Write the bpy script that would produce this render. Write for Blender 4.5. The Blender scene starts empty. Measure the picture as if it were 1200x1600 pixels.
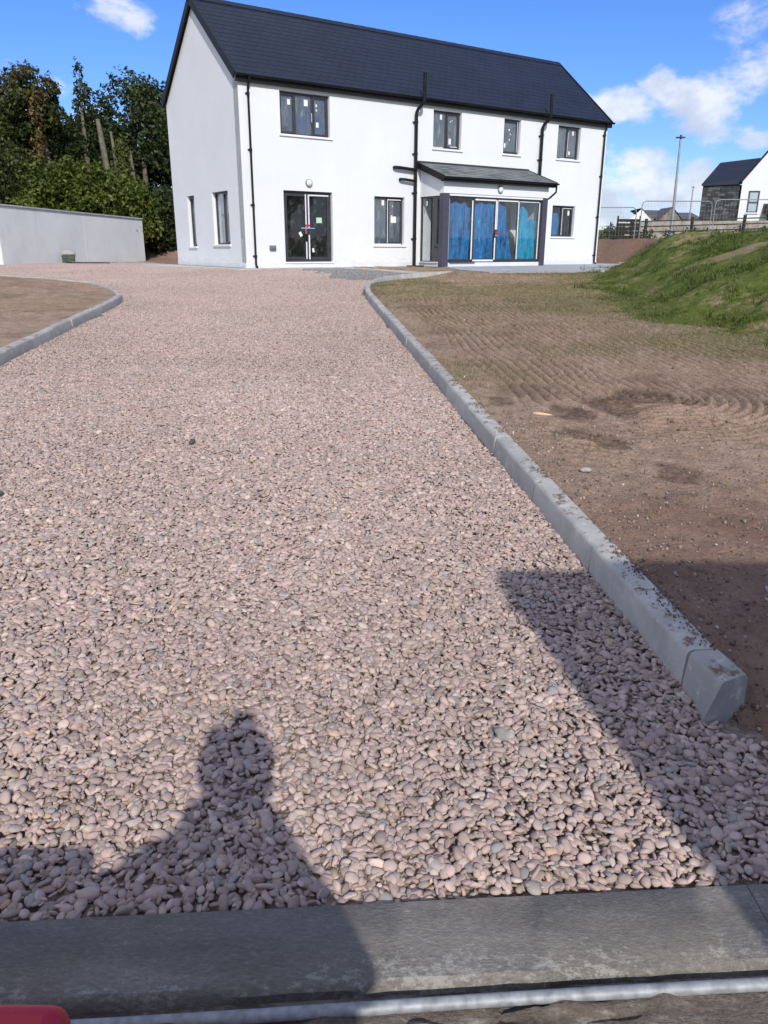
import bpy, math, random
import numpy as np
from mathutils import Vector, Matrix
random.seed(7); rng = np.random.default_rng(11)
scene = bpy.context.scene
COL = scene.collection
R = math.radians

# ------------------------------------------------------------------ camera
cd = bpy.data.cameras.new('camera'); cam = bpy.data.objects.new('camera', cd); COL.objects.link(cam)
cd.sensor_fit = 'VERTICAL'; cd.sensor_height = 36.0; cd.sensor_width = 27.0
cd.lens = 1206 / 1600 * 36.0
cd.clip_start = 0.05; cd.clip_end = 3000
PITCH = 18.9065
cam.matrix_world = Matrix.Rotation(R(90 - PITCH), 4, 'X') @ Matrix.Rotation(0.0042, 4, 'Z')
scene.camera = cam

# ------------------------------------------------------------------ light
SUN_EL = R(33.8); SUN_AZ = R(10.5)            # sun is behind the camera, a little to the right
sun_dir = Vector((math.sin(SUN_AZ) * math.cos(SUN_EL), -math.cos(SUN_AZ) * math.cos(SUN_EL), math.sin(SUN_EL)))
sd = bpy.data.lights.new('sun', 'SUN'); sun = bpy.data.objects.new('sun', sd); COL.objects.link(sun)
sd.energy = 3.3; sd.angle = R(0.65); sd.color = (1.0, 0.945, 0.855)
sun.rotation_euler = sun_dir.to_track_quat('Z', 'Y').to_euler()
sun.location = (5, -20, 20)

world = bpy.data.worlds.new('World'); scene.world = world; world.use_nodes = True
wt = world.node_tree; wt.nodes.clear()
def wn(t, **k):
    n = wt.nodes.new(t)
    for a, b in k.items(): setattr(n, a, b)
    return n
def wmath(op, a, b=None, c=None, clamp=False):
    n = wn('ShaderNodeMath', operation=op); n.use_clamp = clamp
    for i, v in enumerate((a, b, c)):
        if v is None: continue
        if isinstance(v, (int, float)): n.inputs[i].default_value = v
        else: wt.links.new(v, n.inputs[i])
    return n.outputs[0]
sky = wn('ShaderNodeTexSky', sky_type='NISHITA'); sky.sun_disc = False
sky.sun_elevation = SUN_EL; sky.sun_rotation = math.pi - SUN_AZ
sky.air_density = 1.0; sky.dust_density = 0.1; sky.ozone_density = 4.0; sky.altitude = 200
hs = wn('ShaderNodeHueSaturation'); hs.inputs['Saturation'].default_value = 1.15; hs.inputs['Value'].default_value = 1.0
wt.links.new(sky.outputs[0], hs.inputs['Color'])
tintn = wn('ShaderNodeMix', data_type='RGBA', blend_type='MULTIPLY'); tintn.inputs[0].default_value = 1.0
wt.links.new(hs.outputs[0], tintn.inputs[6]); tintn.inputs[7].default_value = (.70, .80, 1.16, 1)
tc = wn('ShaderNodeTexCoord')
nrm = wn('ShaderNodeVectorMath', operation='NORMALIZE'); wt.links.new(tc.outputs['Generated'], nrm.inputs[0])
mp = wn('ShaderNodeMapping'); mp.inputs['Scale'].default_value = (1, 1, 1.7); wt.links.new(nrm.outputs[0], mp.inputs[0])
n1 = wn('ShaderNodeTexNoise'); n1.inputs['Scale'].default_value = 13; n1.inputs['Detail'].default_value = 9; n1.inputs['Roughness'].default_value = 0.6
n1.inputs['Distortion'].default_value = 0.25
wt.links.new(mp.outputs[0], n1.inputs['Vector'])
n2 = wn('ShaderNodeTexNoise'); n2.inputs['Scale'].default_value = 2.6; n2.inputs['Detail'].default_value = 3
wt.links.new(mp.outputs[0], n2.inputs['Vector'])
n3 = wn('ShaderNodeTexNoise'); n3.inputs['Scale'].default_value = 17; n3.inputs['Detail'].default_value = 7; n3.inputs['Roughness'].default_value = 0.55
mp3 = wn('ShaderNodeMapping'); mp3.inputs['Location'].default_value = (0.0, 0.0, 0.045); mp3.inputs['Scale'].default_value = (1, 1, 1.4)
wt.links.new(nrm.outputs[0], mp3.inputs[0]); wt.links.new(mp3.outputs[0], n3.inputs['Vector'])
CLOUDS = [  # azimuth deg right of forward, elevation deg, radius, weight
    (14.2, 8.6, .038, .75), (15.9, 8.6, .042, .82), (17.2, 9.6, .028, .85), (19.5, 8.7, .042, .95), (20.3, 7.6, .040, .9), (21.3, 9.5, .034, .75),
    (22.6, 10.1, .045, .95), (24.4, 10.7, .05, .9), (22.8, 11.9, .05, .5), (16.3, 5.5, .036, 1.0), (17.0, 4.0, .045, 1.0), (18.2, 3.2, .045, .9), (15.2, 3.0, .045, .8),
    (19.7, 2.9, .05, .85), (20.8, 4.0, .035, .8), (16.5, 1.4, .06, .7), (21, 1.2, .06, .7), (24.2, 6.3, .035, .5), (25.5, 3, .05, .7),
    (-17.6, 13.4, .034, .54), (-15.9, 13.0, .026, .5), (-19.0, 13.6, .026, .45), (-24, 7.5, .07, .7), (-20, 6.5, .06, .7), (-21, 9.3, .03, .6), (27.5, 9.5, .06, .8), (-30, 11, .08, .7)]
acc = None
for az, el, r, w_ in CLOUDS:
    v = (math.sin(R(az)) * math.cos(R(el)), math.cos(R(az)) * math.cos(R(el)), math.sin(R(el)))
    s = wn('ShaderNodeVectorMath', operation='SUBTRACT'); wt.links.new(nrm.outputs[0], s.inputs[0]); s.inputs[1].default_value = v
    m_ = wn('ShaderNodeVectorMath', operation='MULTIPLY'); wt.links.new(s.outputs[0], m_.inputs[0]); m_.inputs[1].default_value = (1, 1, 1.5)
    ln = wn('ShaderNodeVectorMath', operation='LENGTH'); wt.links.new(m_.outputs[0], ln.inputs[0])
    g = wmath('SUBTRACT', 1.0, wmath('DIVIDE', ln.outputs['Value'], r * 1.35), clamp=True)
    g = wmath('MULTIPLY', g, w_)
    acc = g if acc is None else wmath('MAXIMUM', acc, g)
# extra cloud cover outside the view, added to whiten and brighten the fill
gen = wmath('MULTIPLY', wmath('SUBTRACT', n2.outputs[0], 0.36, clamp=True), 5.0)
sep = wn('ShaderNodeSeparateXYZ'); wt.links.new(nrm.outputs[0], sep.inputs[0])
back = wmath('MULTIPLY', wmath('SUBTRACT', 0.80, sep.outputs['Y']), 4.0, clamp=True)
acc = wmath('MAXIMUM', acc, wmath('MULTIPLY', gen, back))
dens = wmath('ADD', wmath('MULTIPLY', acc, 1.25), wmath('MULTIPLY', wmath('SUBTRACT', n1.outputs[0], 0.53), 3.3))
dens = wmath('MULTIPLY', dens, wmath('MULTIPLY', acc, 7.0, clamp=True))
cr = wn('ShaderNodeMapRange', interpolation_type='SMOOTHSTEP'); wt.links.new(dens, cr.inputs[0])
cr.inputs[1].default_value = 0.10; cr.inputs[2].default_value = 0.85; cr.inputs[3].default_value = 0; cr.inputs[4].default_value = 0.84
shade = wn('ShaderNodeMapRange', interpolation_type='SMOOTHSTEP'); wt.links.new(n3.outputs[0], shade.inputs[0])
shade.inputs[1].default_value = 0.36; shade.inputs[2].default_value = 0.66
ccol = wn('ShaderNodeMix', data_type='RGBA'); wt.links.new(shade.outputs[0], ccol.inputs[0])
ccol.inputs[6].default_value = (4.6, 5.0, 5.9, 1); ccol.inputs[7].default_value = (7.3, 7.45, 7.8, 1)
cmix = wn('ShaderNodeMix', data_type='RGBA'); wt.links.new(cr.outputs[0], cmix.inputs[0])
wt.links.new(tintn.outputs[2], cmix.inputs[6]); wt.links.new(ccol.outputs[2], cmix.inputs[7])
bg = wn('ShaderNodeBackground'); bg.inputs['Strength'].default_value = 0.118; wt.links.new(cmix.outputs[2], bg.inputs['Color'])
wo = wn('ShaderNodeOutputWorld'); wt.links.new(bg.outputs[0], wo.inputs['Surface'])

scene.view_settings.view_transform = 'Standard'; scene.view_settings.look = 'None'
scene.view_settings.exposure = 0.2; scene.view_settings.gamma = 1.0; scene.view_settings.use_curve_mapping = False
scene.render.engine = 'CYCLES'; scene.cycles.max_bounces = 8; scene.cycles.transparent_max_bounces = 12
scene.cycles.sample_clamp_indirect = 6

# ------------------------------------------------------------------ materials
class MT:
    def __init__(s, name):
        s.m = bpy.data.materials.new(name); s.m.use_nodes = True; s.t = s.m.node_tree; s.t.nodes.clear()
        s.out = s.t.nodes.new('ShaderNodeOutputMaterial')
    def n(s, t, ins=None, **k):
        n = s.t.nodes.new(t)
        for a, b in k.items(): setattr(n, a, b)
        for a, b in (ins or {}).items(): s.set(n.inputs[a], b)
        return n
    def set(s, sock, v):
        if isinstance(v, bpy.types.NodeSocket): s.t.links.new(v, sock)
        else:
            if isinstance(v, tuple) and len(v) == 3 and sock.type == 'RGBA': v = (*v, 1)
            sock.default_value = v
    def noise(s, scale, detail=4, rough=.5, vec=None, dist=0, dim='3D'):
        n = s.n('ShaderNodeTexNoise', {'Scale': scale, 'Detail': detail, 'Roughness': rough, 'Distortion': dist})
        s.set(n.inputs['Vector'], vec if vec is not None else s.pos()); return n.outputs[0]
    def pos(s):
        if not hasattr(s, '_p'): s._p = s.n('ShaderNodeNewGeometry').outputs['Position']
        return s._p
    def obj(s):
        if not hasattr(s, '_o'): s._o = s.n('ShaderNodeTexCoord').outputs['Object']
        return s._o
    def mapv(s, vec, scale=(1, 1, 1), rot=(0, 0, 0), loc=(0, 0, 0)):
        return s.n('ShaderNodeMapping', {'Vector': vec, 'Scale': scale, 'Rotation': rot, 'Location': loc}).outputs[0]
    def ramp(s, f, stops, interp='LINEAR'):
        n = s.n('ShaderNodeValToRGB'); s.set(n.inputs[0], f); e = n.color_ramp; e.interpolation = interp
        while len(e.elements) < len(stops): e.elements.new(1)
        for i, (p, c) in enumerate(stops):
            e.elements[i].position = p
            e.elements[i].color = (c, c, c, 1) if isinstance(c, (int, float)) else (*c, 1)
        return n.outputs[0]
    def mix(s, f, a, b, mode='MIX'):
        n = s.n('ShaderNodeMix', data_type='RGBA', blend_type=mode)
        s.set(n.inputs[0], f); s.set(n.inputs[6], a); s.set(n.inputs[7], b); return n.outputs[2]
    def math(s, op, a, b=0.0, clamp=False):
        n = s.n('ShaderNodeMath', operation=op, use_clamp=clamp); s.set(n.inputs[0], a); s.set(n.inputs[1], b); return n.outputs[0]
    def attr(s, name):
        return s.n('ShaderNodeAttribute', attribute_name=name).outputs['Fac']
    def bump(s, h, strength=.5, dist=.01):
        return s.n('ShaderNodeBump', {'Height': h, 'Strength': strength, 'Distance': dist}).outputs[0]
    def pbr(s, color, rough=.7, normal=None, metal=0.0, spec=.5, **k):
        ins = {'Base Color': color, 'Roughness': rough, 'Metallic': metal, 'Specular IOR Level': spec}
        ins.update(k)
        p = s.n('ShaderNodeBsdfPrincipled', ins)
        if normal is not None: s.set(p.inputs['Normal'], normal)
        s.t.links.new(p.outputs[0], s.out.inputs[0]); return p

def simple(name, col, rough=.6, metal=0, var=.12, scale=6, bump=0.0, bscale=60, spec=.5):
    m = MT(name)
    c2 = tuple(max(0, c * (1 - var)) for c in col); c3 = tuple(min(1, c * (1 + var)) for c in col)
    col_ = m.ramp(m.noise(scale, 5), [(.3, c2), (.7, c3)])
    nb = m.bump(m.noise(bscale, 4), .6, bump) if bump else None
    m.pbr(col_, rough, nb, metal, spec); return m.m

def m_render():
    m = MT('white_render')
    base = m.ramp(m.noise(.8, 5, .6), [(.3, (.71, .735, .765)), (.7, (.755, .78, .81))])
    st = m.noise(3, 6, .65, m.mapv(m.pos(), (1, 1, .15)))
    base = m.mix(m.ramp(st, [(.55, 0.0), (.8, .22)]), base, (.60, .63, .665))
    zz = m.n('ShaderNodeSeparateXYZ'); m.set(zz.inputs[0], m.pos())
    low = m.n('ShaderNodeMapRange', {'Value': zz.outputs['Z'], 'From Min': -.6, 'From Max': -.1, 'To Min': .28, 'To Max': -.1}).outputs[0]
    sp = m.math('ADD', m.noise(7, 7, .75), low)
    base = m.mix(m.ramp(sp, [(.60, 0.0), (.80, .45)]), base, (.50, .43, .38))
    m.pbr(base, .85, m.bump(m.noise(140, 3), .35, .004), spec=.3); return m.m
def m_greyrender():
    m = MT('grey_render')
    base = m.ramp(m.noise(.7, 5, .6), [(.3, (.66, .68, .69)), (.7, (.76, .775, .78))])
    st = m.noise(1.6, 6, .65, m.mapv(m.pos(), (1, 1, .5)))
    base = m.mix(m.ramp(st, [(.5, 0.0), (.75, .35)]), base, (.46, .48, .50))
    m.pbr(base, .85, m.bump(m.noise(90, 3), .35, .005), spec=.3); return m.m
M = {}
M['render'] = m_render(); M['greyrender'] = m_greyrender()
M['plinth'] = simple('plinth_render', (.66, .69, .73), .85, var=.06, scale=2, bump=.003)
M['sill'] = simple('painted_sill', (.80, .80, .81), .6, var=.04, scale=3)
M['black'] = simple('black_pvc', (.010, .010, .011), .5, var=.3, spec=.25)
M['frame'] = simple('anthracite_frame', (.040, .042, .048), .4, var=.15)
M['post'] = simple('mauve_grey_post', (.060, .056, .085), .45, var=.1)
M['tape'] = simple('white_protective_tape', (.72, .73, .76), .4, var=.1, scale=14)
M['sticker'] = simple('paper_sticker', (.8, .8, .78), .7, var=.05)
M['gsticker'] = simple('green_sticker', (.45, .66, .50), .7, var=.05)
M['red'] = simple('red_tape', (.5, .02, .03), .5, var=.2)
M['bluetape'] = simple('blue_tape', (.15, .35, .7), .5, var=.2)
M['vent'] = simple('grey_plastic', (.16, .18, .20), .6)
M['galv'] = simple('galvanised_steel', (.30, .32, .34), .6, metal=.25, var=.3, scale=45)
M['lampmetal'] = simple('lamp_post_steel', (.34, .36, .38), .5, metal=.5, var=.15, scale=4)
M['int'] = simple('interior_plaster', (.13, .13, .135), .9, var=.25, scale=1.5)
M['cream'] = simple('curtain', (.42, .40, .36), .8, var=.3, scale=9)
M['path'] = simple('path_concrete', (.36, .38, .40), .85, var=.15, scale=3, bump=.003, bscale=80)
M['palepath'] = simple('pale_concrete', (.50, .48, .45), .85, var=.2, scale=3, bump=.003, bscale=80)
M['lens'] = simple('lamp_lens', (.75, .77, .78), .15, var=.05)
M['bark'] = simple('bark', (.13, .11, .085), .9, var=.45, scale=5, bump=.03, bscale=14)
M['palebark'] = simple('pale_bark', (.15, .135, .10), .9, var=.4, scale=5, bump=.03, bscale=14)
M['wood'] = simple('weathered_wood', (.25, .22, .19), .85, var=.35, scale=4)
M['blackwood'] = simple('tarred_wood', (.012, .011, .011), .8, var=.4)
M['railing'] = simple('dark_railing', (.025, .03, .028), .6)
M['rubber'] = simple('rubber', (.02, .02, .022), .7)

def m_slate(name, c1, c2):
    m = MT(name)
    c = m.ramp(m.attr('lv'), [(0, c1), (1, c2)])
    c = m.mix(m.ramp(m.noise(1.2, 5), [(.4, 0.0), (.7, .5)]), c, tuple(x * 1.35 for x in c2))
    m.pbr(c, .5, m.bump(m.noise(40, 4), .3, .003), spec=.35); return m.m
M['slate'] = m_slate('dark_slate', (.012, .017, .034), (.014, .020, .038))
M['pslate'] = m_slate('porch_slate', (.085, .10, .105), (.17, .19, .195))

def m_glass():
    m = MT('window_glass')
    p = m.pos()
    nb = m.bump(m.noise(1.3, 2), .25, .02)
    fr = m.n('ShaderNodeFresnel', {'IOR': 1.62}); m.set(fr.inputs['Normal'], nb)
    gl = m.n('ShaderNodeBsdfGlossy', {'Color': (.95, .97, 1), 'Roughness': .02}); m.set(gl.inputs['Normal'], nb)
    tr = m.n('ShaderNodeBsdfTransparent', {'Color': (.92, .94, .95)})
    mx = m.n('ShaderNodeMixShader'); m.set(mx.inputs[0], m.math('MULTIPLY', m.math('MULTIPLY', fr.outputs[0], 2.0, True), m.math('SUBTRACT', 1.0, m.n('ShaderNodeNewGeometry').outputs['Backfacing'])))
    m.t.links.new(tr.outputs[0], mx.inputs[1]); m.t.links.new(gl.outputs[0], mx.inputs[2])
    # dust and dried film streaks on the glass
    st = m.noise(5, 6, .65, m.mapv(p, (1.6, 1.6, .45), (.0, .35, .1)), .8)
    d = m.n('ShaderNodeBsdfDiffuse', {'Color': (.42, .50, .60)})
    m2 = m.n('ShaderNodeMixShader'); m.set(m2.inputs[0], m.ramp(st, [(.36, .08), (.58, .15), (.72, .40)]))
    m.t.links.new(mx.outputs[0], m2.inputs[1]); m.t.links.new(d.outputs[0], m2.inputs[2])
    m.t.links.new(m2.outputs[0], m.out.inputs[0]); return m.m
M['glass'] = m_glass()
def m_cleanglass():
    m = MT('clear_glass')
    nb = m.bump(m.noise(1.3, 2), .2, .02)
    fr = m.n('ShaderNodeFresnel', {'IOR': 1.62}); m.set(fr.inputs['Normal'], nb)
    gl = m.n('ShaderNodeBsdfGlossy', {'Color': (.95, .97, 1), 'Roughness': .015}); m.set(gl.inputs['Normal'], nb)
    tr = m.n('ShaderNodeBsdfTransparent', {'Color': (.94, .955, .955)})
    mx = m.n('ShaderNodeMixShader'); m.set(mx.inputs[0], m.math('MULTIPLY', m.math('MULTIPLY', fr.outputs[0], 1.1, True), m.math('SUBTRACT', 1.0, m.n('ShaderNodeNewGeometry').outputs['Backfacing'])))
    m.t.links.new(tr.outputs[0], mx.inputs[1]); m.t.links.new(gl.outputs[0], mx.inputs[2])
    d = m.n('ShaderNodeBsdfDiffuse', {'Color': (.4, .42, .42)})
    m2 = m.n('ShaderNodeMixShader'); m.set(m2.inputs[0], m.ramp(m.noise(6, 5, .6), [(.5, .01), (.75, .09)]))
    m.t.links.new(mx.outputs[0], m2.inputs[1]); m.t.links.new(d.outputs[0], m2.inputs[2])
    m.t.links.new(m2.outputs[0], m.out.inputs[0]); return m.m
M['clear'] = m_cleanglass()
def m_film(name, a, b, c):
    m = MT(name)
    p = m.pos()
    n_ = m.noise(3.0, 7, .65, m.mapv(p, (2.6, 2.6, .42), (0, .12, .1)), .9)
    col = m.ramp(n_, [(.34, a), (.50, b), (.60, b), (.72, c)])
    fine = m.noise(9, 5, .7, m.mapv(p, (1.8, 1.8, .35), (0, -.4, .3)), 1.5)
    col = m.mix(m.ramp(fine, [(.66, 0.0), (.72, .55)]), col, tuple(min(1, x * 1.2 + .12) for x in c))
    m.pbr(col, .28, m.bump(n_, 1.0, .06), spec=.6); return m.m
M['film'] = m_film('blue_film', (.001, .035, .13), (.001, .17, .45), (.08, .52, .85))
M['film2'] = m_film('turquoise_film', (.003, .10, .24), (.01, .33, .56), (.2, .70, .82))

def m_pebble(name, stops, mul=1.0):
    m = MT(name)
    oi = m.n('ShaderNodeObjectInfo').outputs['Random']
    r = m.math('FRACT', m.math('ADD', oi, m.math('MULTIPLY', m.attr('pv'), 1.0)))
    c = m.ramp(r, stops)
    r2 = m.math('FRACT', m.math('MULTIPLY', r, 37.7))
    c = m.mix(1.0, c, m.ramp(r2, [(0, .78), (1, 1.18)]), 'MULTIPLY')
    big = m.noise(.55, 3)
    c = m.mix(1.0, c, m.ramp(big, [(.3, .90 * mul), (.7, 1.06 * mul)]), 'MULTIPLY')
    c = m.mix(m.ramp(m.noise(55, 4, .6), [(.45, 0.0), (.75, .28)]), c, (.22, .19, .18))
    m.pbr(c, .72, m.bump(m.noise(170, 3), .3, .002), spec=.35); return m.m
M['pebble'] = m_pebble('pink_pebble', [(0, (.33, .25, .225)), (.25, (.46, .35, .31)), (.5, (.52, .395, .35)), (.72, (.41, .315, .285)),
    (.88, (.60, .48, .415)), (.93, (.34, .31, .295)), (.955, (.31, .30, .295)), (.98, (.52, .36, .24)), (1, (.34, .34, .30))])
M['gpebble'] = m_pebble('grey_chippings', [(0, (.16, .165, .17)), (.4, (.24, .24, .25)), (.8, (.33, .32, .31)), (1, (.42, .40, .39))])

def m_bed():
    m = MT('gravel_bed')
    c = m.ramp(m.noise(60, 5, .6), [(.3, (.16, .12, .10)), (.7, (.36, .28, .235))])
    m.pbr(c, .9, m.bump(m.noise(60, 4), .8, .02)); return m.m
M['bed'] = m_bed()

def m_soil():
    m = MT('seeded_soil')
    n_ = m.noise(2.2, 7, .65)
    c = m.ramp(n_, [(.28, (.29, .195, .140)), (.5, (.36, .25, .183)), (.74, (.43, .315, .238))])
    f = m.noise(55, 5, .7)
    c = m.mix(1.0, c, m.ramp(m.noise(9, 6, .75), [(.35, .78), (.65, 1.2)]), 'MULTIPLY')
    c = m.mix(1.0, c, m.ramp(f, [(.3, .62), (.5, 1.0), (.72, 1.35)]), 'MULTIPLY')
    sp = m.n('ShaderNodeTexVoronoi', {'Scale': 24.0}); m.set(sp.inputs['Vector'], m.pos())
    c = m.mix(m.ramp(sp.outputs['Distance'], [(.07, .8), (.13, 0.0)]), c, (.42, .35, .31))
    c = m.mix(m.math('MULTIPLY', m.attr('damp'), m.ramp(m.noise(14, 5, .7), [(.35, .35), (.6, .9)])), c, (.10, .062, .045))
    c = m.mix(m.math('MULTIPLY', m.attr('groove_shade'), .9), c, (.105, .068, .045))  # shade of the rake grooves put into the soil colour
    c = m.mix(m.math('MULTIPLY', m.attr('red'), .6), c, (.21, .125, .095))
    g = m.math('MULTIPLY', m.attr('seed'), m.ramp(m.noise(30, 4, .7), [(.38, .1), (.62, .85)]))
    c = m.mix(g, c, (.205, .19, .075))
    # bank turf
    gr = m.ramp(m.noise(7, 6, .7), [(.3, (.045, .065, .013)), (.5, (.10, .13, .022)), (.72, (.16, .175, .04))])
    gf = m.math('ADD', m.attr('grass'), m.math('MULTIPLY', m.math('SUBTRACT', m.noise(5, 6, .7), .5), 1.3), True)
    c = m.mix(m.ramp(gf, [(.35, 0.0), (.6, 1.0)]), c, gr)
    h = m.math('ADD', m.noise(45, 6, .7), m.math('MULTIPLY', m.noise(9, 4, .6), .6))
    m.pbr(c, .93, m.bump(h, .9, .022), spec=.2); return m.m
M['soil'] = m_soil()
def m_field():
    m = MT('rough_grass')
    c = m.ramp(m.noise(.35, 7, .7), [(.35, (.05, .07, .02)), (.55, (.09, .10, .035)), (.7, (.17, .13, .09))])
    m.pbr(c, .95, m.bump(m.noise(4, 5), .7, .1), spec=.1); return m.m
M['field'] = m_field()

def m_kerb():
    m = MT('kerb_concrete')
    oi = m.n('ShaderNodeObjectInfo').outputs['Random']
    c = m.ramp(oi, [(0, (.38, .37, .35)), (1, (.50, .485, .455))])
    c = m.mix(m.ramp(m.noise(5, 6, .65), [(.4, 0.0), (.68, .55)]), c, (.27, .275, .275))
    c = m.mix(m.ramp(m.noise(16, 6, .7), [(.56, 0.0), (.66, .75)]), c, (.56, .56, .53))
    up = m.n('ShaderNodeSeparateXYZ'); m.set(up.inputs[0], m.n('ShaderNodeNewGeometry').outputs['Normal'])
    topm = m.math('MULTIPLY', m.math('SUBTRACT', up.outputs['Z'], .6), 3.0, True)
    dirt = m.math('MULTIPLY', m.ramp(m.noise(11, 6, .72), [(.53, 0.0), (.62, 1.0)]), topm)
    c = m.mix(dirt, c, (.17, .12, .09))
    m.pbr(c, .82, m.bump(m.noise(120, 4), .4, .003), spec=.3); return m.m
M['kerb'] = m_kerb()
def m_slab():
    m = MT('damp_concrete')
    p = m.pos()
    c = m.ramp(m.noise(6, 7, .65, m.mapv(p, (.6, 1.6, 1))), [(.3, (.14, .131, .117)), (.7, (.25, .232, .205))])
    br = m.noise(90, 6, .8, m.mapv(p, (.6, 1.7, 1)))
    c = m.mix(1.0, c, m.ramp(br, [(.3, .62), (.55, 1.02), (.7, 1.5)]), 'MULTIPLY')
    # dried cement splashes, thicker along the near edge
    sx = m.n('ShaderNodeSeparateXYZ'); m.set(sx.inputs[0], p)
    edge = m.math('SUBTRACT', sx.outputs['Y'], m.math('MULTIPLY', sx.outputs['X'], .067))
    em = m.ramp(edge, [(0, 1.0), (.0, 1.0), (1, 0.0)])
    er = m.n('ShaderNodeMapRange', {'Value': edge, 'From Min': 1.225, 'From Max': 1.30, 'To Min': .085, 'To Max': 0.0}).outputs[0]
    sp = m.math('ADD', m.noise(48, 9, .82, m.mapv(p, (.8, 1.3, 1)), .1), er)
    pm = m.math('ADD', m.math('MULTIPLY', m.noise(6.5, 5, .65), .5), -.235)
    c = m.mix(m.ramp(m.math('ADD', sp, pm), [(.62, 0.0), (.70, .65)]), c, (.42, .41, .38))
    m.pbr(c, .72, m.bump(m.math('ADD', br, m.noise(160, 4, .7)), .7, .005), spec=.4); return m.m
M['slab'] = m_slab()
def m_road():
    m = MT('muddy_road')
    p = m.pos()
    c = m.ramp(m.noise(9, 7, .7, m.mapv(p, (.7, 2, 1))), [(.3, (.12, .095, .08)), (.52, (.22, .18, .15)), (.62, (.42, .39, .36)), (.8, (.5, .48, .46))])
    c = m.mix(1.0, c, m.ramp(m.noise(90, 4, .7), [(.3, .7), (.7, 1.25)]), 'MULTIPLY')
    m.pbr(c, .85, m.bump(m.math('ADD', m.noise(22, 7, .75, m.mapv(p, (.5, 2, 1))), m.math('MULTIPLY', m.noise(120, 4), .3)), 1.0, .03)); return m.m
M['road'] = m_road()
def m_redplastic():
    m = MT('red_plastic')
    c = m.ramp(m.noise(14, 5, .6), [(.35, (.40, .006, .022)), (.7, (.50, .012, .035))])
    m.pbr(c, .42, m.bump(m.noise(60, 4), .3, .003), **{'Subsurface Weight': .0}); return m.m
M['redplastic'] = m_redplastic()
def m_leaf(name, stops, trans=.25):
    m = MT(name)
    c = m.ramp(m.attr('lv'), stops)
    d = m.n('ShaderNodeBsdfPrincipled', {'Base Color': c, 'Roughness': .55, 'Specular IOR Level': .35})
    t = m.n('ShaderNodeBsdfTranslucent', {'Color': c})
    mx = m.n('ShaderNodeMixShader', {0: trans}); m.t.links.new(d.outputs[0], mx.inputs[1]); m.t.links.new(t.outputs[0], mx.inputs[2])
    m.t.links.new(mx.outputs[0], m.out.inputs[0]); return m.m
M['leaf_dark'] = m_leaf('dark_leaf', [(0, (.016, .026, .007)), (.6, (.038, .056, .013)), (1, (.08, .10, .024))])
M['leaf_olive'] = m_leaf('olive_leaf', [(0, (.022, .032, .008)), (.6, (.05, .068, .014)), (1, (.11, .115, .025))])
M['leaf_bright'] = m_leaf('bright_leaf', [(0, (.035, .055, .008)), (.55, (.085, .115, .014)), (1, (.17, .18, .028))])
M['leaf_brown'] = m_leaf('browning_leaf', [(0, (.04, .04, .012)), (.5, (.11, .085, .025)), (1, (.23, .15, .05))])
M['blade'] = m_leaf('grass_blade', [(0, (.035, .058, .009)), (.55, (.08, .125, .018)), (1, (.17, .19, .055))], .3)
M['seedling'] = m_leaf('grass_seedling', [(0, (.09, .10, .03)), (1, (.20, .19, .08))], .3)
def m_stone():
    m = MT('dark_walling_stone')
    c = m.ramp(m.attr('lv'), [(0, (.016, .018, .022)), (.6, (.04, .043, .05)), (1, (.10, .105, .11))])
    m.pbr(c, .8, m.bump(m.noise(9, 4), .5, .03)); return m.m
M['stone'] = m_stone()
M['stonelight'] = simple('brown_walling', (.20, .175, .14), .9, var=.4, scale=3)
M['blockwork'] = simple('weathered_block', (.33, .29, .25), .9, var=.35, scale=2.2)
M['farslate'] = simple('far_slate', (.085, .085, .09), .7, var=.12)
M['skin'] = simple('skin', (.5, .33, .25), .5); M['coat'] = simple('dark_coat', (.03, .035, .05), .8)
M['hair'] = simple('brown_hair', (.03, .02, .012), .6)
M['chunk'] = simple('cement_lump', (.36, .35, .33), .9, var=.3, scale=20, bump=.01)
M['yellowchip'] = simple('yellow_chip', (.6, .45, .25), .8)
M['greenconc'] = simple('mossy_concrete', (.07, .085, .065), .9, var=.3)
M['bluesill'] = simple('blue_ply', (.1, .25, .55), .5)

# ------------------------------------------------------------------ mesh helpers
def mesh_np(name, V, F, mat, parent=None, smooth=False, attrs=None):
    V = np.asarray(V, dtype=np.float32); F = np.asarray(F, dtype=np.int32)
    me = bpy.data.meshes.new(name); n, k = F.shape
    me.vertices.add(len(V)); me.vertices.foreach_set('co', V.ravel())
    me.loops.add(n * k); me.loops.foreach_set('vertex_index', F.ravel())
    me.polygons.add(n); me.polygons.foreach_set('loop_start', np.arange(0, n * k, k, dtype=np.int32))
    me.update(calc_edges=True)
    if smooth: me.polygons.foreach_set('use_smooth', np.ones(n, dtype=bool))
    for a, v in (attrs or {}).items():
        at = me.attributes.new(a, 'FLOAT', 'POINT'); at.data.foreach_set('value', np.asarray(v, dtype=np.float32))
    me.materials.append(mat)
    o = bpy.data.objects.new(name, me)
    if parent != 'NOLINK':
        COL.objects.link(o)
        if parent is not None: o.parent = parent
    return o
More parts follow.
